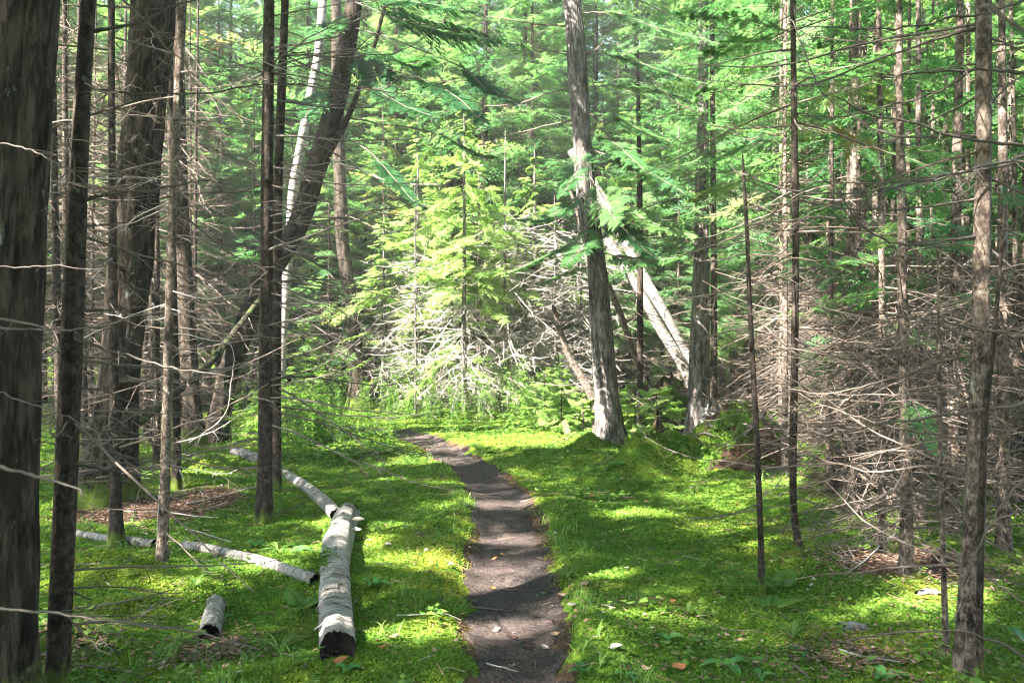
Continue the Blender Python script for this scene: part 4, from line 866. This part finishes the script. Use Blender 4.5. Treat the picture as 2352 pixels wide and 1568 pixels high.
# ------------------------------------------------------------------ fallen logs
def log(name, label, pts, bark='bark_birch', seed=1, sides=28, end0=True, end1=False, group=None, sink=.42, curls=0, K=60, hollow=True):
    """pts: ground pixels and width in pixels; the first is the near end"""
    rng = rg(seed); C_ = []
    for (px, py, wp) in pts:
        q = gp(px, py); r = wp / 2 * q[1] / FPX; C_.append([q[0], q[1], q[2] + r * (1 - sink), r])
    C_ = smooth(np.array(C_), K); loc = C_[0, :3].copy(); loc[2] -= C_[0, 3]; Pp = C_[:, :3] - loc; rad = C_[:, 3]
    root = thing(name, label, 'log', loc, group)
    dz = trunk_disp(rng, .06); rip = rng.uniform(0, 6.28, 8)
    def disp(a, z):
        w_ = z + .05 * np.sin(2 * a + rip[0]) + .03 * np.sin(3 * a + 5 * z + rip[4])
        q_ = np.sin(31 * w_ + rip[1] + 3 * np.sin(4.3 * w_)) + .7 * np.sin(73 * w_ + rip[2] + 4 * np.sin(2.9 * w_ + a)) + .6 * np.sin(19 * z + 4 * a + rip[5])
        return dz(a, z) * (1 + .012 * q_)
    mb = MB(); tubes(mb, Pp, rad, sides, disp=disp)
    T0 = nrm(Pp[0] - Pp[1]); mb.v[0][:sides] += (T0 * rng.uniform(-.02, .035, (sides, 1))).astype(np.float32); mb.v[0][-sides:] -= (nrm(Pp[-1] - Pp[-2]) * rng.uniform(-.02, .05, (sides, 1))).astype(np.float32)
    part('bark', mb.mesh('bark', M[bark], True), root)
    for e, on_ in ((0, end0), (-1, end1)):
        if not on_: continue
        eb = MB(); T = nrm(Pp[0] - Pp[1]) if e == 0 else nrm(Pp[-1] - Pp[-2])
        U = nrm(np.cross(T, [0, 0, 1.])); W = np.cross(T, U); a = np.arange(sides) / sides * 6.28318
        rings = []
        for f, dep in ((1.0, .012), (.95, .0), (.8, -.03), (.45, -.05), (.08, -.055)):
            jag = rng.uniform(-.006, .006, sides) if f > .9 else rng.uniform(-.008, .008, sides)
            rings.append(Pp[e] + T * dep + (rad[e] * f * .985) * (np.cos(a)[:, None] * U + np.sin(a)[:, None] * W) + T * jag[:, None])
        V = np.concatenate(rings); k = np.arange(4)[:, None] * sides; j = np.arange(sides)[None]
        Q = np.stack([k + j, k + (j + 1) % sides, k + sides + (j + 1) % sides, k + sides + j], -1).reshape(-1, 4); eb.add(V, Q, tint=0)
        part('rotten_end', eb.mesh('rotten_end', M['rot'], True), root)
    for i in range(curls):                       # loose papery bark curls
        f = rng.uniform(.05, .95) * (K - 1); k = int(f); T = nrm(Pp[min(k + 1, K - 1)] - Pp[k - 1 if k else 0]); U = nrm(np.cross(T, [0, 0, 1.])); W = np.cross(U, T)
        a0 = rng.uniform(-.3, 2.6); n = 8; aa = a0 + np.linspace(0, rng.uniform(.5, 1.1), n); rr = rad[k] * (1.03 + .3 * np.linspace(0, 1, n) ** 2 * rng.uniform(.3, 1)); wv = rng.uniform(.015, .04)
        c = Pp[k] + rr[:, None] * (np.cos(aa)[:, None] * U + np.sin(aa)[:, None] * W)
        V = np.concatenate([c - T * wv, c + T * wv * rng.uniform(.5, 1)]); j = np.arange(n - 1); cm = MB(); cm.add(V, np.stack([j, j + 1, j + n + 1, j + n], -1), bark=np.concatenate([c * .3, c * .3 + .4]))
        part('bark_curl', cm.mesh('bark_curl', M[bark], True), root)
    for q in Pp: taken.append((q[0] + loc[0], q[1] + loc[1], .15))
    return root, Pp, rad, loc
lg, lgP, lgR, lgL = log('birch_log', 'large rotting white birch log with a black hollow end beside the path', [(775, 1515, 82), (771, 1440, 76), (769, 1380, 72), (768, 1330, 69), (773, 1280, 66), (783, 1235, 62), (800, 1196, 52)], seed=71, end1=True, curls=14, sides=40, K=110)
log('birch_log', 'broken birch log continuing behind the large one towards the trunks', [(772, 1190, 30), (752, 1168, 29), (722, 1140, 26), (690, 1116, 24), (650, 1093, 21)], seed=72, curls=6, end1=True, sides=28, K=70)
log('birch_log', 'small pale birch piece lying in moss behind the close pair of trunks', [(600, 1062, 24), (570, 1052, 23), (538, 1042, 22)], seed=73, sides=20, K=30, curls=2)
log('birch_log', 'long thin birch pole lying across the moss towards the large log', [(724, 1342, 27), (690, 1328, 27), (640, 1310, 26), (590, 1293, 25), (540, 1282, 25), (480, 1268, 24), (420, 1256, 22)], seed=74, curls=6, sides=26, K=80)
log('birch_log', 'grey birch pole lying behind the thin lichen speckled trunk', [(350, 1254, 20), (300, 1247, 20), (235, 1240, 18), (170, 1228, 17)], seed=75, curls=2, sides=20, K=50)
log('birch_log', 'short mossy birch chunk with a black end in the left moss', [(480, 1470, 48), (488, 1430, 46), (497, 1395, 40)], seed=76, curls=5, sides=32, K=40)
log('birch_log', 'tiny hollow birch chunk lying in the moss at lower right', [(1934, 1448, 22), (1958, 1446, 20), (1990, 1446, 18)], seed=77, sides=20, K=24, curls=1)
log('birch_log', 'grey bark scrap lying before the scaly spruce at right', [(2110, 1366, 14), (2130, 1362, 16), (2155, 1364, 14)], seed=78, sides=16, K=20)
log('mossy_log', 'dark mossy log lying behind the herbs at the bend', [(870, 925, 30), (940, 915, 34), (1010, 905, 30)], 'bark_mossy', 79, 18, K=40)
def log_moss():
    rng = rg(83); mb = MB()
    for f0, a0 in ((.43, .05), (.47, .3), (.74, -.1)):
        n = 130; f = np.clip(rng.normal(f0, .022, n), 0, 1) * (len(lgP) - 2); i = f.astype(int); a = rng.normal(a0 - 1.2, .38, n)
        T = nrm(lgP[i + 1] - lgP[i]); U = nrm(np.cross(T, np.broadcast_to([0, 0, 1.], T.shape))); W = np.cross(U, T); N_ = U * np.sin(a)[:, None] * 1 + W * np.cos(a)[:, None]
        p = lgP[i] + N_ * lgR[i][:, None] * 1.0
        for _ in range(3):
            d = nrm(N_ + rng.normal(0, .7, (n, 3))); kites(mb, p + rng.normal(0, .006, p.shape), d, rng.uniform(.012, .028, n), rng.uniform(.008, .016, n), sidev(d, rng), rng.uniform(0, .3, n))
    part('moss_patch', mb.mesh('moss_patch', M['moss']), lg, 'stuff')
log_moss()
# dark pole leaning from the left woods onto the big leaning cedar
def pole():
    Pp = smooth(np.array([at(150, 1165, 8.2), at(311, 975, 9.5), at(475, 845, 11.0), at(595, 690, 12.2), at(615, 660, 12.4)]), 30); loc = Pp[0].copy()
    loc[2] = float(gh(loc[0], loc[1])); root = thing('fallen_pole', 'dark dead pole slanting up onto the big leaning cedar', 'fallen tree', loc)
    mb = MB(); tubes(mb, Pp - loc, np.linspace(.06, .04, 30), 12, disp=trunk_disp(rg(80), .06)); part('trunk', mb.mesh('trunk', M['bark_mossy'], True), root)
    rng = rg(81); 
    for i in range(7):
        k = rng.integers(6, 28); P_ = curve_branch(rng, (Pp - loc)[k:k + 1], rng.uniform(-2.5, 0, 1), np.array([.5]), np.array([-.4]), np.array([.3]), np.array([.1]))
        m2 = MB(); tubes(m2, P_, np.linspace(.007, .002, 8)[None], 5); side_twigs(rng, m2, P_, np.array([.5]), np.array([.007]), 9); part('branch', m2.mesh('branch', M['dead_dark']), root)
pole()
# shelf fungi on the big log
def fungus(px, py, Y, sz, label):
    mb = MB(); rng = rg(int(px)); n = 14; a = np.linspace(0, math.pi, n); rows = []
    for f, h in ((1, 0), (.96, .3), (.7, .6), (.3, .8), (.05, .85)):
        rows.append(np.stack([np.cos(a) * sz * f, -np.sin(a) * sz * f * .8, np.full(n, h * sz * .5)], -1) * (1 + rng.normal(0, .03, (n, 1))))
    rows = [rows[0] * [.6, .6, 1] + [0, 0, -.12 * sz]] + rows
    V = np.concatenate(rows); k = np.arange(len(rows) - 1)[:, None] * n; j = np.arange(n - 1)[None]
    mb.add(V, np.stack([k + j, k + j + 1, k + n + j + 1, k + n + j], -1).reshape(-1, 4), tint=.2)
    tagm('shelf_fungus', mb.mesh('shelf_fungus', M['fungus'], True), label, 'fungus', 'fungi on the large birch log', loc=at(px, py, Y))
fungus(822, 1192, 6.55, .055, 'tan shelf fungus at the far broken end of the large log')
fungus(818, 1216, 6.35, .045, 'brownish shelf fungus low on the path side of the large log')
fungus(731, 1290, 5.8, .035, 'dark shelf fungus on the left flank of the large log')

# peeling birch stump, root mounds
def stump():
    q = gp(1628, 1020); loc = q; rng = rg(90)
    root = thing('birch_stump', 'broken pale birch stump with ragged peeling bark on a mossy mound', 'stump', loc)
    Pp = np.array([[0, 0, -.1], [.0, 0, .2], [.0, 0, .42], [.01, 0, .62]]); Pp = smooth(Pp, 16)
    mb = MB(); tubes(mb, Pp, np.linspace(.19, .145, 16), 30, disp=trunk_disp(rng, .09))
    V = mb.v[0]; top = V[-30:]; top[:, 2] += rng.uniform(-.12, .09, 30); mb.v[0][-30:] = top
    part('bark', mb.mesh('bark', M['bark_birch'], True), root)
    for i in range(7):
        a = np.linspace(0, rng.uniform(.8, 1.6), 9) + rng.uniform(2.4, 6.2); rr = .17 + .16 * np.linspace(0, 1, 9) ** 1.5 * rng.uniform(.3, 1); z = rng.uniform(.15, .55); h = rng.uniform(.04, .12)
        c = np.stack([np.cos(a) * rr, np.sin(a) * rr, np.full(9, z)], -1); Vv = np.concatenate([c, c + [0, 0, h]]); Vv[:, 2] += rng.normal(0, .012, 18); j = np.arange(8); m2 = MB()
        m2.add(Vv, np.stack([j, j + 1, j + 10, j + 9], -1)); part('bark_curl', m2.mesh('bark_curl', M['bark_birch'], True), root)
stump()
def mound(px, py, rx, ry, h, seed, label, name='root_mound', mat='bark_mossy', Y=None):
    q = gp(px, py); rng = rg(seed); n, m_ = 30, 40; th = np.linspace(0, math.pi / 2, n)[:, None]; a = np.linspace(0, 2 * math.pi, m_, endpoint=False)[None]
    ph = rng.uniform(0, 6.28, 10); nz = 1 + .16 * np.sin(3 * a + ph[0] + 2 * th) + .1 * np.sin(7 * a + ph[1]) * np.sin(4 * th + ph[2]) + .07 * np.sin(13 * a + ph[3] + 5 * th) + rng.normal(0, .025, (n, m_))
    V = np.stack([np.cos(th) * np.cos(a) * rx * nz, np.cos(th) * np.sin(a) * ry * nz, np.sin(th) * h * nz - .05 + 0 * a], -1).reshape(-1, 3)
    k = np.arange(n - 1)[:, None] * m_; j = np.arange(m_)[None]; mb = MB(); mb.add(V, np.stack([k + j, k + (j + 1) % m_, k + m_ + (j + 1) % m_, k + m_ + j], -1).reshape(-1, 4), bark=V)
    root = thing(name, label, 'root mound', q); part('soil', mb.mesh('soil', M['ground'], True), root)
    for i in range(20):
        aa = rng.uniform(0, 6.28); s0 = np.array([np.cos(aa) * rx * .6, np.sin(aa) * ry * .6, h * rng.uniform(.4, .9)]); d = np.array([np.cos(aa), np.sin(aa), rng.uniform(-.3, .7)])
        Pp = s0 + d * np.linspace(0, rng.uniform(.2, .45), 7)[:, None] + np.cumsum(rng.normal(0, .02, (7, 3)), 0); m2 = MB(); tubes(m2, Pp, np.linspace(.03, .004, 7), 6); part('root', m2.mesh('root', M['dead_dark'], True), root)
    # moss on the mound
    NM = 1500; t = rng.uniform(0, 1, (NM, 2)); th = np.arccos(t[:, 0]) ; th = math.pi / 2 - np.arccos(np.sqrt(t[:, 0])); a = t[:, 1] * 6.28; Pm = np.stack([np.cos(th) * np.cos(a) * rx * 1.05, np.cos(th) * np.sin(a) * ry * 1.05, np.sin(th) * h * 1.05 - .04], -1)
    mm = MB()
    for _ in range(5):
        d = rdir(rng, NM, .0, .9); kites(mm, Pm + rng.normal(0, .012, Pm.shape), d, rng.uniform(.02, .05, NM), rng.uniform(.012, .026, NM), sidev(d, rng), rng.uniform(0, .55, NM))
    part('moss_cover', mm.mesh('moss_cover', M['moss']), root, 'stuff')
mound(1540, 1000, .55, .45, .85, 91, 'dark root mound between the tall grey cedar and the birch stump')
mound(1705, 1040, .62, .45, .62, 92, 'low dark root mound with black hollows right of the birch stump')
mound(1880, 1010, .75, .55, .95, 93, 'dark upturned root mound inside the right thicket')
mound(1960, 1090, .5, .4, .4, 94, 'mossy root mound in the right thicket before the upturned one')

# ------------------------------------------------------------------ herbs, ferns, lily leaves
def herb_mesh(seed, H):
    rng = rg(seed); st = MB(); lf = MB(); K = 9; t = np.linspace(0, 1, K); lean = rng.normal(0, .18, 2)
    P_ = np.stack([lean[0] * H * t ** 2, lean[1] * H * t ** 2, H * t - .02], -1); tubes(st, P_, np.linspace(.004, .0015, K), 4, tint=.3)
    n = int(30 * H / .6); tt = rng.uniform(.12, 1, n); p, T = samp(P_[None], tt[None]); p = p[0]; az = np.arange(n) * 2.4 + rng.normal(0, .3, n)
    L = rng.uniform(.06, .12, n) * (1.1 - .5 * tt); d = nrm(np.stack([np.cos(az), np.sin(az), rng.uniform(-.1, .7, n)], -1)); sd = sidev(d)
    L = L * 1.35; kites(lf, p, d, L * .6, L * .26, sd, rng.uniform(.2, .8, n), fold=.1)
    d2 = nrm(d + [0, 0, -.45]); kites(lf, p + d * (L * .45)[:, None], d2, L * .6, L * .24, sd, rng.uniform(.2, .8, n), fold=.1)
    return st.mesh('stem', M['herb']), lf.mesh('leaves', M['herb']), P_
def herbs():
    rng = rg(95); kinds = [herb_mesh(400 + i, h) for i, h in enumerate((.6, .85, 1.05, .7, .5))]
    zones = [(765, 75, 12.0, 15.2, 190, 'tall leafy herb in the dense stand left of the path bend', 'herbs left of the bend'), (1010, 75, 15.4, 17.6, 70, 'leafy herb in the sunlit stand beyond the path bend', 'herbs beyond the bend'),
             (1220, 85, 13.5, 17, 80, 'leafy herb between the path bend and the tall grey cedar', 'herbs before the grey cedar'), (690, 40, 10.5, 13, 22, 'leafy herb right behind the close pair of dark trunks', 'herbs behind the close pair'), (560, 40, 12, 15, 14, 'leafy herb by the foot of the big leaning cedar', 'herbs by the leaning cedar')]
    for (px, rx, y0, y1, n, lab, grp) in zones:
        for i in range(n):
            Y = rng.uniform(y0, y1); X = (px + rng.normal(0, rx) - CX) / FPX * Y; q = np.array([X, Y, float(gh(X, Y))])
            if path_d(q[:1], q[1:2])[0] < .15: continue
            k = rng.integers(0, 5); r = thing('herb_plant', lab, 'herb', q, grp); r.rotation_euler = (0, 0, rng.uniform(0, 6.28)); s = rng.uniform(.8, 1.35); r.scale = (s, s, s)
            part('stem', kinds[k][0], r); part('leaves', kinds[k][1], r)
herbs()
def goldenrod():
    for i, (px, py, lab) in enumerate([(795, 905, 'goldenrod with yellow flower plume leaning over the herbs'), (985, 880, 'single thin yellow flower spike before the sunlit fir'), (905, 915, 'broad leaved pale herb at the left of the path bend')]):
        st, lf, P_ = herb_mesh(430 + i, .95); q = at(px, py + 60, 14.5); q[2] = float(gh(q[0], q[1])); r = thing('flowering_herb', lab, 'herb', q, None)
        part('stem', st, r); part('leaves', lf, r)
        if i < 2:
            rng = rg(440 + i); n = 60; t = rng.uniform(.78, 1, n); p, T = samp(P_[None], t[None]); d = rdir(rng, n, -.2, .8); mb = MB(); kites(mb, p[0] + d * .02, d, np.full(n, .03), np.full(n, .014), sidev(d), .3); part('flower', mb.mesh('flower', M['fungi_y']), r)
goldenrod()
def fern(px, py, n, Lf, seed, label):
    rng = rg(seed); q = gp(px, py); r = thing('fern', label, 'fern', q)
    for i in range(n):
        a = rng.uniform(0, 6.283) if n > 2 else rng.uniform(-.4, .9); L = Lf * rng.uniform(.7, 1.1); t = np.linspace(0, 1, 18)
        ax = np.stack([np.cos(a) * L * t * .9, np.sin(a) * L * t * .9, L * (.75 * t - .55 * t ** 2)], -1); mb = MB(); tubes(mb, ax, np.linspace(.0025, .0008, 18), 4, tint=.3)
        tt = np.repeat(np.linspace(.15, .98, 24), 2); p, T = samp(ax[None], tt[None]); p, T = p[0], T[0]; s = nrm(np.cross(T, [0, 0, 1.])) * np.tile([1, -1], 24)[:, None]; d = nrm(s + T * .35 + [0, 0, -.15])
        l = L * .30 * np.sin(np.clip(tt * 1.05, 0, 1) * math.pi) ** .6 * (1.15 - tt) + .006; kites(mb, p, d, l, np.clip(l * .26, .006, .02), T, np.clip(rng.normal(.5, .1, len(p)), 0, 1))
        part('frond', mb.mesh('frond', M['herb']), r)
fern(1790, 1360, 4, .34, 500, 'small fern with toothed fronds beside the thin dead sapling')
fern(1770, 1400, 3, .26, 501, 'low fern patch in front of the thin dead sapling')
fern(690, 1400, 4, .26, 502, 'little fern left of the large birch log')
fern(880, 1040, 6, .4, 503, 'fern at the left edge of the path near the bend')
fern(800, 1050, 6, .4, 504, 'fern in the grass behind the broken birch log')
fern(1110, 1035, 5, .35, 505, 'fern at the right edge of the path near the bend')
def broad(px, py, n, L, seed, label, name='lily_plant', cat='plant'):
    rng = rg(seed); q = gp(px, py); r = thing(name, label, cat, q)
    for i in range(n):
        a = i * 6.283 / n + rng.normal(0, .35); l = L * rng.uniform(.75, 1.15); t = np.linspace(0, 1, 9); el = rng.uniform(.5, 1.0); ax = np.stack([np.cos(a) * l * t * math.cos(el), np.sin(a) * l * t * math.cos(el), l * (math.sin(el) * t - .55 * t ** 2)], -1)
        wv = (l * .17 * np.sin(np.clip(t, .02, 1) ** .8 * math.pi) + .001)[:, None]; s = np.array([-np.sin(a), np.cos(a), 0]); V = np.concatenate([ax - s * wv + [0, 0, .012] * wv / .03, ax, ax + s * wv + [0, 0, .012] * wv / .03]); j = np.arange(8)
        mb = MB(); mb.add(V, np.concatenate([np.stack([j, j + 1, j + 10, j + 9], -1), np.stack([j + 9, j + 10, j + 19, j + 18], -1)]), tint=rng.uniform(.2, .9)); part('leaf', mb.mesh('leaf', M['lily'], True), r)
for a in [(1668, 1530, 4, .17, 510, 'broad leaved lily clump, largest in the lower right moss'), (1745, 1555, 3, .12, 511, 'few lily leaves just right of the largest lily clump'), (2030, 1560, 3, .16, 512, 'bright lily leaves at the bottom near the scaly spruce'), (1840, 1500, 3, .13, 513, 'lily leaves in the moss left of the tiny birch chunk'),
          (2360, 1480, 3, .18, 514, 'pale lily leaf at the right edge'), (1340, 1545, 4, .10, 515, 'small bluish leaves at the right edge of the path bottom'), (1440, 1555, 4, .09, 516, 'small leaf rosette at the bottom right of the path'), (1420, 1080, 6, .22, 517, 'whorled leaf plant before the mossy hummock by the grey cedar'),
          (860, 1345, 4, .14, 518, 'broad leaves growing against the right side of the large log'), (585, 1255, 6, .13, 519, 'leafy rosette behind the long birch pole'), (690, 1270, 6, .14, 520, 'yellow green leaf cluster between birch pole and large log'), (800, 1540, 4, .10, 521, 'small leaves in front of the black log end'),
          (1240, 1500 - 130, 3, .08, 522, 'tiny leaves on the right lip of the path'), (1530, 1470, 4, .12, 523, 'small leaf clump in the moss left of the largest lily clump'), (520, 1420, 4, .08, 524, 'tiny leaves beside the short birch chunk')]: broad(*a)
def tuft(px, py, n, L, seed, label):
    rng = rg(seed); q = gp(px, py); mb = MB()
    for i in range(n):
        a = rng.uniform(0, 6.283); l = L * rng.uniform(.6, 1.15); t = np.linspace(0, 1, 8); ax = np.stack([np.cos(a) * l * .75 * t ** 1.3, np.sin(a) * l * .75 * t ** 1.3, l * (.85 * t - .75 * t ** 2.4)], -1); s = np.array([-np.sin(a), np.cos(a), 0]); wv = (np.array([.5, .9, 1, 1, .9, .7, .4, .05]) * rng.uniform(.003, .005))[:, None]
        V = np.concatenate([ax - s * wv, ax + s * wv]); j = np.arange(7); mb.add(V, np.stack([j, j + 1, j + 9, j + 8], -1), tint=rng.uniform(.2, 1))
    tagm('sedge_tuft', mb.mesh('sedge_tuft', M['grass']), label, 'grass tuft', 'arching sedge tufts', loc=q)
for a in [(1275, 1245, 22, .22, 530, 'arching sedge tuft on the right path edge beside the sun patch'), (1300, 1330, 20, .22, 531, 'sedge tuft on the right path edge nearer the camera'), (1310, 1290, 16, .2, 532, 'pale striped sedge tuft between two others on the right path edge'), (640, 1275, 22, .24, 533, 'arching sedge tuft over the long birch pole'), (640, 1500, 16, .24, 534, 'dark sedge tuft left of the black log end'),
          (450, 1350, 22, .22, 535, 'sunlit sedge tuft in the left moss before the birch pole'), (1580, 1415, 18, .2, 536, 'sedge tuft in the bright moss right of the path'), (1820, 1470, 18, .24, 537, 'dark sedge tuft left of the tiny birch chunk'), (1400, 1150, 18, .22, 538, 'sedge tuft beyond the sun patch on the right bank'), (950, 1190, 16, .18, 539, 'sedge tuft on the left bank between log and path')]: tuft(*a)

# ------------------------------------------------------------------ leaves and sticks on the floor
def leaf(px, py, L, mat, seed, label, lift=.006):
    L = L * .82; rng = rg(seed); q = gp(px, py); n = 9; t = np.linspace(0, 1, n); wv = np.sin(t ** .85 * math.pi) * L * .32 + .0006; u = np.linspace(-1, 1, 7); X = (t[:, None] - .5) * L + 0 * u; Yl = wv[:, None] * u; Z = .12 * L * np.abs(u)[None] ** 1.5 * rng.uniform(.3, 1.6) + .18 * L * (t[:, None] - .5) ** 2 * rng.uniform(-.5, 2) + .02 * L * np.sin(9 * t)[:, None]
    k = np.arange(n - 1)[:, None] * 7; j = np.arange(6)[None]; mb = MB(); mb.add(np.stack([X, Yl, Z], -1).reshape(-1, 3), np.stack([k + j, k + j + 1, k + 8 + j, k + 7 + j], -1).reshape(-1, 4), tint=.1)
    o = tagm('fallen_leaf', mb.mesh('fallen_leaf', M[mat], True), label, 'leaf', 'fallen leaves'); o.location = tuple(q + [0, 0, .016 + lift]); o.rotation_euler = (rng.normal(.25, .15), rng.normal(0, .25), rng.uniform(-.7, .7))
for i, a in enumerate([(904, 1472, .075, 'leaf_tan', 'tan leaf on the moss between the black log end and the path'), (1274, 1467, .075, 'leaf_tan', 'tan pointed leaf at the right side of the dirt path, nearest the moss'), (1140, 1454, .06, 'leaf_tan', 'curled tan leaf left of centre on the dirt path'), (1252, 1496, .06, 'leaf_ash', 'pale pinkish leaf on the dirt path below the pointed tan one'),
          (1212, 1496, .055, 'leaf_dark', 'dark brown leaf beside the pale pinkish one on the path'), (1414, 1494, .10, 'leaf_ash', 'long narrow pale leaf in the moss right of the path'), (1342, 1350, .10, 'leaf_tan', 'large tan leaf on the right bank by the sedge tufts'), (1291, 1376, .08, 'leaf_tan', 'brown leaf lying down the right path lip'), (1313, 1398, .07, 'leaf_ash', 'pale folded leaf on the right path lip'),
          (1318, 1427, .05, 'leaf_tan', 'small tan leaf lowest on the right path lip'), (891, 1256, .075, 'leaf_ash', 'whitish leaf on the moss right of the large log'), (978, 1269, .045, 'leaf_ash', 'small pale leaf on the moss between log and path sun patch'), (1035, 1303, .06, 'leaf_tan', 'tan leaf at the left path edge'), (1154, 1279, .06, 'leaf_rust', 'rusty leaf in the middle of the path below the sun patch'), (1137, 1289, .06, 'leaf_rust', 'rusty leaf touching the one in the middle of the path'),
          (1359, 1141, .08, 'leaf_rust', 'reddish leaf far up on the right bank moss'), (1429, 1104, .08, 'leaf_tan', 'tan round leaf at the foot of the mossy hummock'), (1274, 1440, .06, 'leaf_dark', 'dark leaf against the right path edge'), (1180, 1475, .06, 'leaf_dark', 'dark leaf in the centre of the near path'), (1132, 1358, .06, 'leaf_rust', 'rusty leaf inside the nearer sun patch on the path'), (838, 1432, .04, 'leaf_rust', 'little orange leaf right beside the large log'),
          (877, 1497, .05, 'leaf_rust', 'rusty leaf in the moss below the tan one near the log end'), (782, 1528, .09, 'leaf_rust', 'red brown leaf leaning on the black log end'), (1546, 1388, .05, 'leaf_rust', 'small rusty leaf in the bright moss right of the path'), (1480, 1545, .06, 'leaf_tan', 'tan leaf at the bottom edge in the moss right of the path'), (1560, 1540, .11, 'leaf_rust', 'long brown leaf left of the largest lily clump'), (1700, 1480, .05, 'leaf_tan', 'small tan leaf above the largest lily clump'), (1240, 1253, .03, 'leaf_rust', 'tiny orange leaf at the right end of the sun patch')]):
    leaf(*a[:4], 550 + i, a[4])
def stick(pts, wpx, mat, seed, label, twigs=0):
    rng = rg(seed); Pp = np.array([gp(*p) for p in pts]); loc = Pp[0].copy(); Q = smooth(Pp, 12); Q[:, 2] = np.interp(np.linspace(0, 1, 12), np.linspace(0, 1, len(Pp)), Pp[:, 2]) + .026; Q[:, :2] += np.cumsum(rng.normal(0, .004, (12, 2)), 0); Q -= loc; mb = MB(); r = wpx / 2 * loc[1] / FPX
    tubes(mb, Q, np.linspace(1, .5, 12) * r, 7, tint=rng.uniform(.1, .4)); L = np.linalg.norm(np.diff(Q, axis=0), axis=1).sum()
    if twigs: side_twigs(rng, mb, Q[None], np.array([L]), np.array([r]), twigs, .2, tint=.3, droop=-.1)
    tagm('stick', mb.mesh('stick', M[mat], True), label, 'stick', 'sticks on the forest floor', loc=loc)
for i, a in enumerate([([(1079, 1401), (1130, 1408), (1185, 1413)], 5, 'dead_wood', 'brown stick lying across the left half of the dirt path'), ([(908, 1423), (970, 1420), (1010, 1413), (1055, 1432)], 3, 'dead_pale', 'bent pale twig on the moss left of the path'), ([(1117, 1534), (1150, 1544), (1185, 1555)], 4, 'dead_pale', 'pale straight twig at the bottom of the dirt path'), ([(1928, 1502), (2000, 1522), (2085, 1535)], 5, 'dead_pale', 'pale stick in front of the tiny birch chunk'),
          ([(1821, 1536), (1840, 1550), (1868, 1572)], 8, 'dead_wood', 'thick stick at the bottom edge right of the lilies'), ([(171, 1405), (250, 1395), (342, 1379), (400, 1362)], 5, 'dead_wood', 'grey stick lying in the moss right of the dark slim spruce'), ([(68, 1309), (150, 1308), (239, 1304)], 6, 'dead_wood', 'straight grey stick passing behind the dark slim spruce'), ([(427, 1163), (500, 1146), (588, 1127)], 5, 'dead_pale', 'sunlit pale stick reaching to the foot of the close pair'),
          ([(440, 1182), (520, 1165), (590, 1144)], 4, 'dead_wood', 'brown stick just below the sunlit pale one'), ([(383, 1182), (440, 1190), (506, 1194)], 3, 'dead_pale', 'thin bright twig right of the lichen speckled trunk'), ([(424, 1222), (480, 1235), (530, 1253)], 3, 'dead_pale', 'thin bright twig behind the long birch pole'), ([(246, 1178), (300, 1180), (359, 1182)], 3, 'dead_pale', 'thin bright twig left of the lichen speckled trunk'), ([(448, 1488), (510, 1495), (581, 1519)], 4, 'dead_wood', 'brown twig lying below the short birch chunk'), ([(1745, 1460), (1660, 1455), (1600, 1420)], 2.5, 'dead_wood', 'thin dark twig in the moss behind the lilies'), ([(2060, 1230), (2000, 1290), (1940, 1330)], 5, 'dead_pale', 'pale stick slanting over brown litter at right'),
          ([(1580, 1290), (1500, 1310)], 2.5, 'dead_wood', 'short twig in the bright moss right of the path'), ([(700, 1160), (650, 1180), (600, 1190)], 3, 'dead_wood', 'twig beside the foot of the nearer of the close pair'), ([(960, 1235), (1000, 1222)], 3, 'dead_wood', 'short bent twig on the left bank by the path'), ([(230, 1475), (260, 1500), (290, 1510)], 6, 'dead_dark', 'dark stick stub in the shaded moss at lower left')]):
    stick(a[0], a[1], a[2], 600 + i, a[3], 5 if a[1] > 4 else 0)

# ------------------------------------------------------------------ the bright hazy air of the clearing
def haze():
    m, t = new_mat('haze_air'); g = NT(t); v = g.n('VolumePrincipled'); v.inputs['Color'].default_value = (.96, .98, .90, 1); v.inputs['Density'].default_value = .0015; v.inputs['Anisotropy'].default_value = 0
    o = g.n('OutputMaterial'); g.l(v.outputs[0], o.inputs['Volume'])
    a, b, c0, c1, z0, z1 = -480., 480., -20., 430., -4., 60.
    V = [(a, c0, z0), (b, c0, z0), (b, c1, z0), (a, c1, z0), (a, c0, z1), (b, c0, z1), (b, c1, z1), (a, c1, z1)]
    mb = MB(); mb.add(V, [(3, 2, 1, 0), (4, 5, 6, 7), (0, 1, 5, 4), (1, 2, 6, 5), (2, 3, 7, 6), (3, 0, 4, 7)])
    tagm('haze', mb.mesh('haze', m), 'thin bright haze hanging in the woodland air', None, kind='stuff')
haze()
